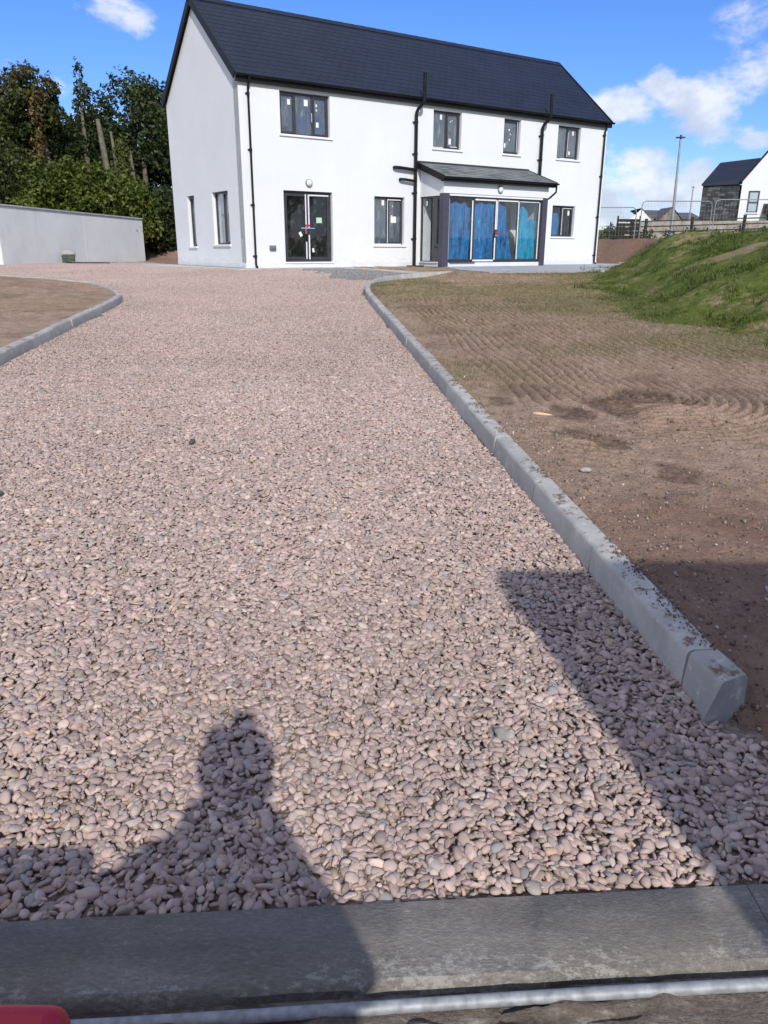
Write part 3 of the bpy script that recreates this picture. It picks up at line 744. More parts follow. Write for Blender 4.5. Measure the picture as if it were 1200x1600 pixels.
m = MB(); m.add([(-40, -45, -1.50), (40, -45, -1.50), (40, .80, -1.50), (-40, .80, -1.50)], [(0, 1, 2, 3)])
tag(m.build('road', M['road']), kind='structure')
# galvanised pipe
m = MB(); prs = []
for i in range(60):
    x = -1.6 + i * .08; prs.append((x, strip_y(x, 1.148) + .0015 * math.sin(x * 4), -1.449 + .003 * math.sin(x * 2.3)))
m.tube(prs, .0130, 16)
pipe = m.build('pipe', M['galv'], smooth=True); tag(pipe, 'galvanised steel pipe lying along the near edge of the concrete strip', 'pipe')

# ------------------------------------------------------------------ red barrier at the lower left
bar = tag(empty('road_barrier', (-.385, .70, -1.5)), 'red plastic road barrier cut off by the lower left corner', 'barrier')
def rounded_block(x0, x1, y0, y1, z0, z1, taper=.0, bev=.03):
    m = MB(); V = [(x0, y0, z0), (x1, y0, z0), (x1, y1, z0), (x0, y1, z0), (x0 + taper, y0 + taper, z1), (x1 - taper, y0 + taper, z1), (x1 - taper, y1 - taper, z1), (x0 + taper, y1 - taper, z1)]
    m.add(V, [(0, 3, 2, 1), (4, 5, 6, 7), (0, 1, 5, 4), (1, 2, 6, 5), (2, 3, 7, 6), (3, 0, 4, 7)]); return m
def rb(*a, taper=0, bev=.03, name='body'):
    o = rounded_block(*a, taper=taper).build(name, M['redplastic'], bar, smooth=True)
    b = o.modifiers.new('bevel', 'BEVEL'); b.width = bev; b.segments = 4; return o
rb(-1.2, -.165, -.36, .035, .30, .650, taper=.012, bev=.028, name='upper_body')
rb(-1.2, -.07, -.46, .03, .0, .36, taper=.03, name='lower_body')
rb(-.19, .002, -.26, .045, .22, .594, taper=.012, bev=.026, name='end_lug')

# ------------------------------------------------------------------ house
house = tag(empty('house', (HA[0], HA[1], HZ), YAW), 'new two storey white rendered house with dark slate roof and blue filmed porch doors', 'house')
# local frame: x along the front, y into the house, z up from base
def wall_holes(name, L_, H_, holes, thick, mat, tf, parent=house, z0=0):
    xs = sorted({0, L_, *[h[0] for h in holes], *[h[1] for h in holes]}); zs = sorted({z0, H_, *[h[2] for h in holes], *[h[3] for h in holes]})
    m = MB()
    def solid(i, j):
        if i < 0 or j < 0 or i >= len(xs) - 1 or j >= len(zs) - 1: return False
        cx = (xs[i] + xs[i + 1]) / 2; cz = (zs[j] + zs[j + 1]) / 2
        return not any(h[0] < cx < h[1] and h[2] < cz < h[3] for h in holes)
    for i in range(len(xs) - 1):
        for j in range(len(zs) - 1):
            if not solid(i, j): continue
            a, b, c, d = xs[i], xs[i + 1], zs[j], zs[j + 1]
            q = lambda *p: [tf(*v) for v in p]
            m.add(q((a, 0, c), (b, 0, c), (b, 0, d), (a, 0, d)), [(0, 1, 2, 3)])
            m.add(q((a, thick, c), (b, thick, c), (b, thick, d), (a, thick, d)), [(3, 2, 1, 0)])
            if not solid(i - 1, j): m.add(q((a, 0, c), (a, thick, c), (a, thick, d), (a, 0, d)), [(3, 2, 1, 0)])
            if not solid(i + 1, j): m.add(q((b, 0, c), (b, thick, c), (b, thick, d), (b, 0, d)), [(0, 1, 2, 3)])
            if not solid(i, j - 1): m.add(q((a, 0, c), (b, 0, c), (b, thick, c), (a, thick, c)), [(3, 2, 1, 0)])
            if not solid(i, j + 1): m.add(q((a, 0, d), (b, 0, d), (b, thick, d), (a, thick, d)), [(0, 1, 2, 3)])
    return m
front_tf = lambda x, y, z: (x, y, z)
gable_tf = lambda x, y, z: (y, x, z)       # x runs into depth, y = inwards from gable face
W1 = (1.31, 3.01, 3.80, 4.96); W2 = (4.64, 5.85, .69, 2.20); W3 = (7.0, 8.21, 3.79, 4.95); W4 = (10.15, 10.95, 3.81, 4.95)
W5 = (12.85, 14.06, 3.81, 4.95); W6 = (12.83, 14.07, 1.04, 2.17); DR = (1.33, 3.05, .17, 2.25); PO = (7.0, 10.7, .15, 2.3)
EH = 5.2
m = wall_holes('wall', LEN, EH, [W1, W2, W3, W4, W5, W6, DR, PO], .32, M['render'], front_tf)
m.build('wall', M['render'], house)
G1 = (3.93, 4.58, .62, 2.24); G2 = (1.12, 2.38, .68, 2.25)
RID = 7.62; mid = DEP / 2
m = MB(); mg = wall_holes('wall', DEP, EH, [(G1[0], G1[1], G1[2], G1[3]), (G2[0], G2[1], G2[2], G2[3])], .32, M['render'], gable_tf)
# flip winding for the mirrored frame
mg.f = [f[::-1] for f in mg.f]
mg.v = [(x, min(max(y, .003), DEP), z) if not (y <= 0) else (x, .003 if x > .0 else 0, z) for x, y, z in mg.v]
mg.add([(0, 0, EH), (0, DEP, EH), (0, mid, RID)], [(0, 2, 1)]); mg.add([(.32, 0, EH), (.32, DEP, EH), (.32, mid, RID)], [(0, 1, 2)])
mg.build('wall', M['render'], house)
m = MB(); m.box(LEN - .32, LEN - .003, .323, DEP, 0, EH); m.add([(LEN, 0, EH), (LEN, DEP, EH), (LEN, mid, RID)], [(0, 1, 2)])
m.box(.323, LEN - .323, DEP - .32, DEP - .003, 0, EH); m.build('wall', M['render'], house)
m = MB(); m.box(.33, LEN - .33, .33, DEP - .33, 2.55, 2.8); m.box(.33, LEN - .33, .33, DEP - .33, .02, .12); m.box(.33, LEN - .33, .33, DEP - .33, 5.05, 5.15)
for s_ in (4.0, 6.6, 9.3, 12.0): m.box(s_, s_ + .12, .33, DEP - .33, .12, 2.55); m.box(s_, s_ + .12, .33, DEP - .33, 2.8, 5.05)
m.build('inner_wall', M['int'], house)
# plinth, slightly recessed line
for q in ((-.012, 6.49, -.012, -.001), (11.26, LEN + .01, -.012, -.001), (-.012, -.001, .0, DEP)):
    m = MB(); m.box(*q, 0, .145); m.build('plinth', M['plinth'], house, bevel=.004)

# roof
OV = .10; VO = .10
t_ = math.atan2(RID - EH, mid)
def roofpt(s, e, up=0):       # e: distance from ridge down the front slope
    return (s, mid - e * math.cos(t_) - up * math.sin(t_), RID + .12 - e * math.sin(t_) + up * math.cos(t_))
SL = (mid + OV) / math.cos(t_)
m = MB()
for sgn in (1, -1):
    def rp(s, e, up, sgn=sgn):
        x, y, z = roofpt(s, e, up); return (x, y, z) if sgn > 0 else (x, 2 * mid - y, z)
    q = [rp(s, e, u) for s in (-VO, LEN + VO) for e in (0, SL) for u in (-.06, 0)]
    fs = [(0, 2, 3, 1), (4, 5, 7, 6), (0, 1, 5, 4), (2, 6, 7, 3), (0, 4, 6, 2), (1, 3, 7, 5)]
    m.add(q, fs if sgn > 0 else [f[::-1] for f in fs])
roof = m.build('roof', M['black'], house)
# slates: too fine to tell apart at this distance, joined
m = MB(); sw = .30; ex = .235; nc = int(SL / ex) + 1; ns = int((LEN + 2 * VO) / sw) + 1
for c in range(nc):
    e1 = SL + .03 - c * ex; e0 = max(0.02, e1 - ex - .03)
    if e1 < .08: continue
    for k in range(-1, ns):
        s0 = -VO - .01 + k * sw + (sw / 2 if c % 2 else 0); s1 = s0 + sw - .007
        s0 = max(s0, -VO - .01); s1 = min(s1, LEN + VO + .01)
        if s1 - s0 < .04: continue
        j = random.uniform(0, .0012)
        V = [roofpt(s0, e0, .006), roofpt(s1, e0, .006), roofpt(s1, e1, .011 + j), roofpt(s0, e1, .011 + j), roofpt(s0, e1, .006), roofpt(s1, e1, .006)]
        m.add(V, [(0, 3, 2, 1), (3, 4, 5, 2), (0, 4, 3), (1, 2, 5)])
o = m.build('slate_covering', M['slate'], roof, lv=True); o['kind'] = 'stuff'
m = MB(); # ridge tiles
k = 0; s_ = -VO
while s_ < LEN + VO:
    s2 = min(s_ + .45, LEN + VO)
    V = []
    for s in (s_, s2 - .004):
        lift = .03 if s == s_ else .036
        V += [roofpt(s, .15, lift), (s, mid, RID + .12 + lift + .035), (s, 2 * mid - roofpt(s, .15, lift)[1], roofpt(s, .15, lift)[2]), roofpt(s, .15, 0), (s, mid, RID + .12), (s, 2 * mid - roofpt(s, .15, 0)[1], roofpt(s, .15, 0)[2])]
    m.add(V, [(0, 6, 7, 1), (1, 7, 8, 2), (0, 3, 9, 6), (2, 8, 11, 5), (0, 1, 4, 3), (1, 2, 5, 4), (6, 9, 10, 7), (7, 10, 11, 8)])
    s_ = s2
m.build('ridge_tiles', M['slate'], roof, lv=True)
# barge boards, fascia, gutter, soffit
m = MB()
for s0, s1 in ((-VO - .035, -VO), (LEN + VO, LEN + VO + .035)):
    for sgn in (1, -1):
        q = []
        for s in (s0, s1):
            for e in (-.03 if sgn > 0 else -.03, SL + .02):
                for u in (-.15, .045):
                    x, y, z = roofpt(s, e, u); q.append((x, y, z) if sgn > 0 else (x, 2 * mid - y, z))
        fs = [(0, 2, 3, 1), (4, 5, 7, 6), (0, 1, 5, 4), (2, 6, 7, 3), (0, 4, 6, 2), (1, 3, 7, 5)]
        m = MB(); m.add(q, fs if sgn > 0 else [f[::-1] for f in fs]); m.build('barge_board', M['black'], roof)
ez = roofpt(0, SL, 0)[2]
m = MB(); m.box(-VO, LEN + VO, -OV - .03, -OV - .005, ez - .19, ez + .0); m.box(-VO, LEN + VO, -OV, -.004, ez - .185, ez - .17); m.build('fascia', M['black'], roof)
def gutter(s0, s1, y, z, r, parent, name='gutter'):
    m = MB(); V = []; n_ = 8
    for s in (s0, s1):
        for rr in (r, r - .006):
            for k in range(n_ + 1):
                a = math.pi + math.pi * k / n_; V.append((s, y + rr * math.cos(a), z + rr * math.sin(a)))
    F_ = []
    o2 = 2 * (n_ + 1)
    for k in range(n_):
        F_ += [(k, k + 1, o2 + k + 1, o2 + k), (n_ + 1 + k, o2 + n_ + 1 + k, o2 + n_ + 2 + k, n_ + 2 + k)]
    F_ += [(0, o2, o2 + n_ + 1, n_ + 1), (n_, 2 * n_ + 1, o2 + 2 * n_ + 1, o2 + n_)]
    F_ += [tuple(range(n_ + 1)), tuple(range(o2 + n_, o2 - 1, -1))]
    m.add(V, F_); return m.build(name, M['black'], parent, smooth=True)
gutter(-VO - .03, LEN + VO + .03, -OV - .095, ez - .015, .062, house)

# pipes
def pipe_run(name, pts, r, clips=(), parent=house, caps=()):
    m = MB(); m.tube(pts, r, 10); o = m.build(name, M['black'], parent, smooth=True)
    for c in clips:
        b = MB(); b.tube([(c[0], c[1], c[2] - .03), (c[0], c[1], c[2] + .03)], r + .010, 10); b.box(c[0] - r - .03, c[0] + r + .03, c[1] + r - .005, 0 if c[1] > -.5 else c[1] + r + .02, c[2] - .018, c[2] + .018)
        b.build('pipe_clip', M['black'], o, smooth=True)
    return o
def downpipe(s, top, r=.034, z0=.02, off=-.075):
    pipe_run('downpipe', [(s, -OV - .09, top + .02), (s, -OV - .09, top - .08), (s, off - .02, top - .24), (s, off, top - .30), (s, off, .12), (s, off - .02, .07), (s, off - .09, z0)], r,
        [(s, off, z) for z in (.35, 1.8, 3.3, top - .42)])
downpipe(.28, ez - .05); downpipe(15.33, ez - .05)
def stack(s, z0, stop, shift, clips):
    r = .055; y0 = -.11
    pipe_run('soil_pipe', [(s, y0, z0), (s, y0, 4.78), (s + shift * .3, -.16, 4.88), (s + shift * .75, -.36, 5.03), (s + shift, -.40, 5.12), (s + shift, -.40, stop)], r, [(s, y0, z) for z in clips])
    m = MB(); m.tube([(s + shift, -.40, stop), (s + shift, -.40, stop + .03)], [.068, .068], 10); m.build('vent_cowl', M['black'], house, smooth=True)
stack(6.22, -.02, 5.86, .10, (.9, 2.35, 3.55, 4.5)); stack(11.93, 3.14, 5.80, .08, (3.7, 4.5))
pipe_run('waste_pipe', [(5.42, .02, 3.10), (5.38, -.08, 3.10), (5.42, -.12, 3.10), (5.6, -.125, 3.095), (6.20, -.125, 3.06)], .05)
pipe_run('waste_pipe', [(5.66, .02, 2.75), (5.62, -.08, 2.75), (5.66, -.12, 2.75), (5.8, -.125, 2.745), (6.20, -.125, 2.71)], .045)
pipe_run('waste_pipe', [(12.35, .02, 2.66), (12.38, -.08, 2.66), (12.33, -.12, 2.66), (12.1, -.13, 2.66), (11.6, -.13, 2.66)], .055)
m = MB(); m.tube([(6.22, -.12, -.02), (6.22, -.12, .02)], .09, 12); m.box(5.95, 6.5, -.3, -.03, -.03, .035); m.build('gully', M['rubber'], house, bevel=.008)

# windows
REC = .11
def frame_boxes(m, a, b, c, d, w, y0, y1, tf=front_tf, sides='lrtb'):
    if 'l' in sides: m.box(a, a + w, y0, y1, c, d, tf)
    if 'r' in sides: m.box(b - w, b, y0, y1, c, d, tf)
    if 'b' in sides: m.box(a + w, b - w, y0, y1, c, c + w, tf)
    if 't' in sides: m.box(a + w, b - w, y0, y1, d - w, d, tf)
def window(hole, bars, open_light=None, tf=front_tf, stickers=(), whitetape=(), glass='glass', sill=True, sashes=(), flip=False):
    a, b, c, d = hole
    g_ = .004
    m = MB(); frame_boxes(m, a + g_, b - g_, c + g_, d - g_, .048, REC, REC + .07, tf)
    for x in bars: m.box(x - .025, x + .025, REC + .001, REC + .069, c + .053, d - .053, tf)
    fix = (lambda mm: setattr(mm, 'f', [f[::-1] for f in mm.f])) if flip else (lambda mm: None)
    fix(m)
    w = m.build('window', M['frame'], house, bevel=.004)
    edges = [a + .052] + [x for bx_ in bars for x in (bx_ - .025, bx_ + .025)] + [b - .052]
    for i in range(0, len(edges), 2):
        x0, x1 = edges[i], edges[i + 1]
        if i // 2 in sashes:
            ms = MB(); frame_boxes(ms, x0 - .004, x1 + .004, c + .049, d - .049, .045, REC - .018, REC + .05, tf); fix(ms); ms.build('sash', M['frame'], w, bevel=.004)
        mp_ = MB(); mp_.box(x0, x1, REC + .034, REC + .040, c + .052, d - .052, tf); fix(mp_); mp_.build('pane', M[glass], w)
    if sill:
        ms = MB(); ms.box(a - .05, b + .07, -.05, REC - .004, c - .055, c + .003, tf); fix(ms); ms.build('sill', M['sill'], w, bevel=.006)
    for (x, z, sx, sz, mat) in stickers:
        ms = MB(); ms.box(x - sx / 2, x + sx / 2, REC + .029, REC + .032, z - sz / 2, z + sz / 2, tf); fix(ms)
        t = ms.build('sticker', M[mat], w)
    for (x0, x1, z0, z1) in whitetape:
        ms = MB(); ms.box(x0, x1, REC - .024, REC - .019, z0, z1, tf); fix(ms); ms.build('tape', M['tape'], w)
    return w
window(W1, (1.86, 2.46), stickers=[(1.68, 4.70, .10, .15, 'sticker'), (2.26, 4.72, .13, .17, 'sticker'), (2.62, 4.68, .05, .07, 'sticker'), (2.64, 4.15, .09, .14, 'sticker'), (2.62, 4.55, .04, .05, 'sticker')], sashes=(0, 2), whitetape=[(2.415, 2.43, 4.2, 4.45)])
window(W2, (5.24,), stickers=[(5.07, 2.02, .10, .17, 'sticker'), (5.50, 1.50, .22, .20, 'sticker'), (5.46, 1.92, .03, .04, 'sticker'), (5.42, 1.62, .06, .03, 'sticker')], sashes=(1,), whitetape=[(5.215, 5.24, .76, 2.13), (4.66, 5.8, .70, .735), (5.24, 5.76, 2.10, 2.13)])
window(W3, (7.62,), stickers=[(7.42, 4.77, .09, .15, 'sticker'), (7.82, 4.05, .10, .18, 'sticker'), (7.84, 4.66, .03, .04, 'sticker'), (7.9, 4.7, .03, .03, 'sticker')], sashes=(1,), whitetape=[(7.06, 7.5, 3.82, 3.84), (7.8, 8.1, 3.87, 3.89)])
window(W4, (), stickers=[(10.52, 4.62, .06, .05, 'sticker'), (10.6, 4.48, .04, .04, 'sticker'), (10.34, 4.10, .07, .14, 'sticker'), (10.55, 4.3, .05, .04, 'sticker')], sashes=(0,), whitetape=[(10.86, 10.88, 3.9, 4.9)])
window(W5, (13.44,), stickers=[(13.78, 4.74, .08, .14, 'sticker'), (13.64, 4.05, .08, .12, 'sticker')], sashes=(1,), whitetape=[(13.47, 13.49, 3.9, 4.75), (13.1, 13.9, 3.83, 3.85)])
w6 = window(W6, (13.45,), stickers=[(13.86, 1.92, .10, .17, 'sticker')], sashes=(1,), whitetape=[(13.46, 13.485, 1.1, 2.08), (13.49, 14.0, 2.07, 2.09)], glass='clear')
def film_sheet(pts_fn, s0, s1, z0, z1, y, mat, parent, seed=0, amp=.03, nx_=22, nz_=44):
    sx = np.linspace(0, 1, nx_); sz = np.linspace(0, 1, nz_); S, T = np.meshgrid(sx, sz)
    l, r_, tp = pts_fn(T) ; top = tp(S)
    X_ = s0 + (s1 - s0) * (l + (r_ - l) * S); Zz = z0 + (z1 - z0) * T * top
    ridg = fbm(X_ * 5 + seed * 7, Zz * 1.1 + seed + X_, 4, .65); rid2 = np.abs(fbm(X_ * 9 + Zz * 2.5 + seed, Zz * 1.5, 3) - .5)
    Y_ = y + (ridg - .5) * amp * 2 + rid2 * amp * 1.4
    idx = np.arange(nx_ * nz_).reshape(nz_, nx_); F_ = np.stack([idx[:-1, :-1], idx[:-1, 1:], idx[1:, 1:], idx[1:, :-1]], -1).reshape(-1, 4)
    return mesh_np('blue_film', np.stack([X_, Y_, Zz], -1).reshape(-1, 3), F_, M[mat], parent, True)
film_sheet(lambda T: (0 * T, 1 + 0 * T, lambda S: 1 - .10 * (S - .5) ** 2 - .03 * np.abs(np.sin(S * 9))), 12.90, 13.41, 1.08, 1.93, REC + .10, 'film', w6, 3)
window(G1, (), tf=gable_tf, flip=True, sashes=(0,), stickers=[])
wg = window(G2, (1.72,), tf=gable_tf, flip=True, sashes=(0,), whitetape=[(1.16, 1.2, .74, .76)])
m = MB()
for k in range(12):
    x0 = 1.72 + k * .05
    m.add([(.235 + .02 * (k % 2), x0, .75), (.235 + .02 * ((k + 1) % 2), x0 + .05, .75), (.235 + .02 * ((k + 1) % 2), x0 + .05, 2.15), (.235 + .02 * (k % 2), x0, 2.15)], [(0, 1, 2, 3)])
m.build('curtain', M['cream'], wg)

# french door
a, b, c, d = DR
m = MB(); frame_boxes(m, a + .004, b - .004, c + .004, d - .004, .06, REC, REC + .08)
dr = m.build('door', M['frame'], house, bevel=.004); mc = (a + b) / 2
for i, (x0, x1) in enumerate(((a + .066, mc - .004), (mc + .004, b - .066))):
    m = MB(); frame_boxes(m, x0, x1, c + .068, d - .068, .085, REC - .015, REC + .055); m.build('door_leaf', M['frame'], dr, bevel=.005)
    m = MB(); m.box(x0 + .086, x1 - .086, REC + .02, REC + .026, c + .154, d - .154); m.build('pane', M['clear'], dr)
m = MB(); m.box(mc - .075, mc - .035, REC - .021, REC - .016, c + .09, d - .08); m.build('tape', M['tape'], dr)
m = MB(); m.box(mc + .025, mc + .07, REC - .021, REC - .016, c + .08, c + .85); m.box(mc + .025, mc + .07, REC - .021, REC - .016, c + 1.02, d - .09)
m.box(mc + .072, b - .09, REC - .021, REC - .016, d - .125, d - .085); m.build('tape', M['tape'], dr)
m = MB(); m.box(mc - .09, mc + .09, REC - .026, REC - .022, c + 1.06, c + 1.12); m.box(mc - .07, mc - .03, REC - .028, REC - .022, c + .84, c + 1.04); m.build('red_tape', M['red'], dr)
m = MB(); m.box(mc - .24, mc + .24, REC - .034, REC - .029, c + .99, c + 1.025); m.build('blue_tape', M['bluetape'], dr)
m = MB(); m.box(mc - .13, mc - .02, REC - .05, REC - .03, c + .62, c + .84); m.build('handle', M['black'], dr, bevel=.01)
m = MB(); m.box(mc + .02, mc + .05, REC - .06, REC - .03, c + .82, c + .98); m.build('handle', M['frame'], dr, bevel=.006)
for x, z, sx, sz, mt, an in ((mc + .43, 1.42, .20, .16, 'gsticker', .0), (mc - .24, 1.0, .09, .14, 'sticker', .5), (mc + .2, .52, .07, .12, 'sticker', .2)):
    m = MB(); ca, sa = math.cos(an), math.sin(an)
    m.add([(x + (u * ca - v * sa), REC + .016, z + (u * sa + v * ca)) for u, v in ((-sx / 2, -sz / 2), (sx / 2, -sz / 2), (sx / 2, sz / 2), (-sx / 2, sz / 2))], [(0, 1, 2, 3)])
    m.build('sticker', M[mt], dr)
for z in (.55, 1.2, 1.95):
    m = MB(); m.tube([(b - .062, REC - .02, z - .05), (b - .062, REC - .02, z + .05)], .012, 8); m.build('hinge', M['black'], dr)
m = MB(); m.box(a - .03, b + .03, -.045, REC - .005, c - .04, c + .002); m.build('sill', M['sill'], dr, bevel=.005)

# wall lamps and vent box
def bulkhead(s, z, off):
    m = MB(); n_ = 20; prof = [(.118, 0), (.118, -.045), (.108, -.062), (.092, -.064)]; V = []; F_ = []
    for r_, y in prof: V += [(s + r_ * math.cos(2 * math.pi * k / n_), off + y, z + r_ * math.sin(2 * math.pi * k / n_)) for k in range(n_)]
    for i in range(3):
        for k in range(n_): F_.append((i * n_ + k, i * n_ + (k + 1) % n_, (i + 1) * n_ + (k + 1) % n_, (i + 1) * n_ + k))
    m.add(V, F_); o = m.build('wall_lamp', M['galv'], house, smooth=True)
    m = MB(); V = []; F_ = []
    rr = [(.092, -.064), (.075, -.085), (.045, -.098), (.001, -.102)]
    for r_, y in rr: V += [(s + r_ * math.cos(2 * math.pi * k / n_), off + y, z + r_ * math.sin(2 * math.pi * k / n_)) for k in range(n_)]
    for i in range(3):
        for k in range(n_): F_.append((i * n_ + k, i * n_ + (k + 1) % n_, (i + 1) * n_ + (k + 1) % n_, (i + 1) * n_ + k))
    m.add(V, F_); m.build('lens', M['lens'], o, smooth=True)
bulkhead(2.21, 2.49, 0)
m = MB(); m.box(.78, .99, -.07, -.002, .52, .66); vb = m.build('vent_box', M['vent'], house, bevel=.012)
m = MB(); m.box(.80, .97, -.085, -.07, .545, .56); m.box(.80, .97, -.085, -.07, .585, .60); m.build('louvre', M['vent'], vb)

# ------------------------------------------------------------------ porch
PS0, PS1, PO_ = 6.50, 11.25, 1.30
m = MB()
m.box(PS0, PS1, -PO_, -PO_ + .25, 2.31, 2.76); m.box(PS0 + .002, PS0 + .25, -PO_ + .251, -.002, 2.31, 2.80); m.box(PS1 - .25, PS1 - .002, -PO_ + .251, -.002, 2.31, 2.80)
# sloping cheek infills up to the roof
for s0, s1 in ((PS0 + .003, PS0 + .2), (PS1 - .2, PS1 - .003)):
    V = [(s, y, z) for s in (s0, s1) for y, z in ((-.003, 2.79), (-PO_ + .26, 2.79), (-.003, 3.24))]
    m.add(V, [(0, 1, 2), (3, 5, 4), (0, 3, 4, 1), (1, 4, 5, 2), (0, 2, 5, 3)])
band = m.build('porch_band', M['render'], house)
m = MB(); m.box(PS0 + .004, PS1 - .004, -PO_ + .03, -.004, 2.24, 2.309); m.build('porch_ceiling', M['sill'], house)
m = MB(); m.box(PS0 + .25, PS1 - .02, -PO_ + .045, -.014, 0, .138); m.box(PS0 + .02, PS0 + .245, -PO_ + .25, -.014, 0, .139); m.build('porch_plinth', M['plinth'], house, bevel=.004)
m = MB(); m.box(PS0, PS0 + .25, -PO_, -PO_ + .22, -.02, 2.308); m.build('corner_post', M['post'], house, bevel=.006)
m = MB(); m.box(PS1 - .23, PS1, -PO_, -PO_ + .22, -.02, 2.308); m.build('corner_post', M['post'], house, bevel=.006)
bulkhead(8.93, 2.50, -PO_)
# right cheek wall
m = MB(); m.box(PS1 - .2, PS1 - .004, -PO_ + .225, -.015, .14, 2.30); m.build('porch_cheek', M['render'], house)
# left side window
m = MB(); tfp = lambda x, y, z: (PS0 + y, -x, z)   # x: distance out from the wall
frame_boxes(m, .03, PO_ - .222, .14, 2.235, .05, .03, .09, tfp); sw_ = m.build('window', M['frame'], house, bevel=.004); sw_['label'] = 'side window of the porch'
m = MB(); m.box(.08, PO_ - .272, .055, .062, .19, 2.185, tfp); m.build('pane', M['clear'], sw_)
m = MB(); m.box(.03, PO_ - .24, -.02, .028, .12, .16, tfp); m.build('tape', M['tape'], sw_)
m = MB(); m.box(.30, .36, .052, .054, 1.95, 2.1, tfp); m.build('sticker', M['sticker'], sw_)
# front glazing
fx0, fx1 = PS0 + .25, PS1 - .23; fz0, fz1 = .14, 2.24; pw = (fx1 - fx0) / 4; yy = -PO_ + .07
m = MB(); frame_boxes(m, fx0, fx1, fz0, fz1, .05, yy, yy + .12); m.build('door_frame', M['frame'], house, bevel=.004)
shapes_ = [
    ('film', lambda T: (.02 + 0 * T, .98 + 0 * T, lambda S: .965 - .04 * np.abs(np.sin(S * 7 + 1)) - .06 * (S > .85)), 1),
    ('film', lambda T: (.02 + 0 * T, .99 + 0 * T, lambda S: .975 - .04 * np.abs(np.sin(S * 8)) ), 2),
    ('film', lambda T: (.0 + 0 * T, .88 - .42 * T ** .8 + .02 * np.sin(T * 20), lambda S: .96 - .10 * np.abs(S - .35)), 5),
    ('film2', lambda T: (.02 + 0 * T, .64 + .05 * np.sin(T * 5) - .10 * T ** 3, lambda S: .93 - .28 * np.abs(S - .5) ** 1.5), 8)]
for i in range(4):
    x0 = fx0 + .052 + i * (pw - .026); x1 = x0 + pw - .03; dy = 0 if i in (0, 3) else -.028
    m = MB(); frame_boxes(m, x0, x1, fz0 + .053, fz1 - .053, .055, yy + .02 + dy, yy + .07 + dy); pn = m.build('sliding_door', M['frame'], house, bevel=.004)
    m = MB(); m.box(x0 + .056, x1 - .056, yy + .036 + dy, yy + .042 + dy, fz0 + .11, fz1 - .11); m.build('pane', M['clear'], pn)
    mat_, fn, sd_ = shapes_[i]
    film_sheet(fn, x0 + .03, x1 - .03, fz0 + .10, fz1 - .09, yy + .10 + dy, mat_, pn, sd_, .055)
    if i == 3: film_sheet(lambda T: (.62 + 0 * T, .97 + 0 * T, lambda S: .70 + .02 * np.sin(S * 6)), x0 + .03, x1 - .03, fz0 + .10, fz1 - .09, yy + .14, 'film2', pn, 12, .02)
    tp_ = {0: [(x1 - .05, x1 + .005, fz0 + .1, fz1 - .12), (x0 - .01, x0 + .02, fz0 + .1, fz1 - .1)], 1: [(x1 - .055, x1 - .005, fz0 + .08, .95), (x1 - .055, x1 - .005, 1.22, fz1 - .07), (x0 + .06, x1 - .07, fz1 - .11, fz1 - .06), (x0 + .02, x1 - .08, fz0 + .03, fz0 + .09)],
           2: [(x0 + .005, x0 + .045, 1.22, fz1 - .08), (x0 + .06, x1 - .02, fz1 - .105, fz1 - .065), (x1 - .045, x1 + .0, fz0 + .1, fz1 - .1)], 3: [(x1 - .05, x1 - .005, fz0 + .1, fz1 - .1), (x0 + .05, x1 - .06, fz1 - .10, fz1 - .075)]}[i]
    for q in tp_: m = MB(); m.box(q[0], q[1], yy + .012 + dy, yy + .018 + dy, q[2], q[3]); m.build('tape', M['tape'], pn)
    if i == 1:
        m = MB(); m.box(x1 - .07, x1 + .06, yy - .05, yy - .012, .98, 1.18); m.build('handle', M['frame'], pn, bevel=.01)
        m = MB(); m.box(x1 - .045, x1 + .03, yy - .055, yy - .051, 1.05, 1.16); m.build('red_tape', M['red'], pn)
        m = MB(); m.box(x1 - .06, x1 + .05, yy - .056, yy - .051, 1.0, 1.035); m.build('blue_tape', M['bluetape'], pn)
    if i == 2:
        m = MB(); m.box(x0 + .42, x0 + .5, yy + .25, yy + .30, .2, 1.7); m.box(x0 + .7, x0 + .8, yy + .4, yy + .45, .2, 1.9); m.build('board', M['wood'], pn)
    if i == 0:
        m = MB(); m.box(x0 + .02, x1 + .1, yy - .10, yy + .01, fz0 + .0, fz0 + .035); m.build('threshold', M['frame'], pn)
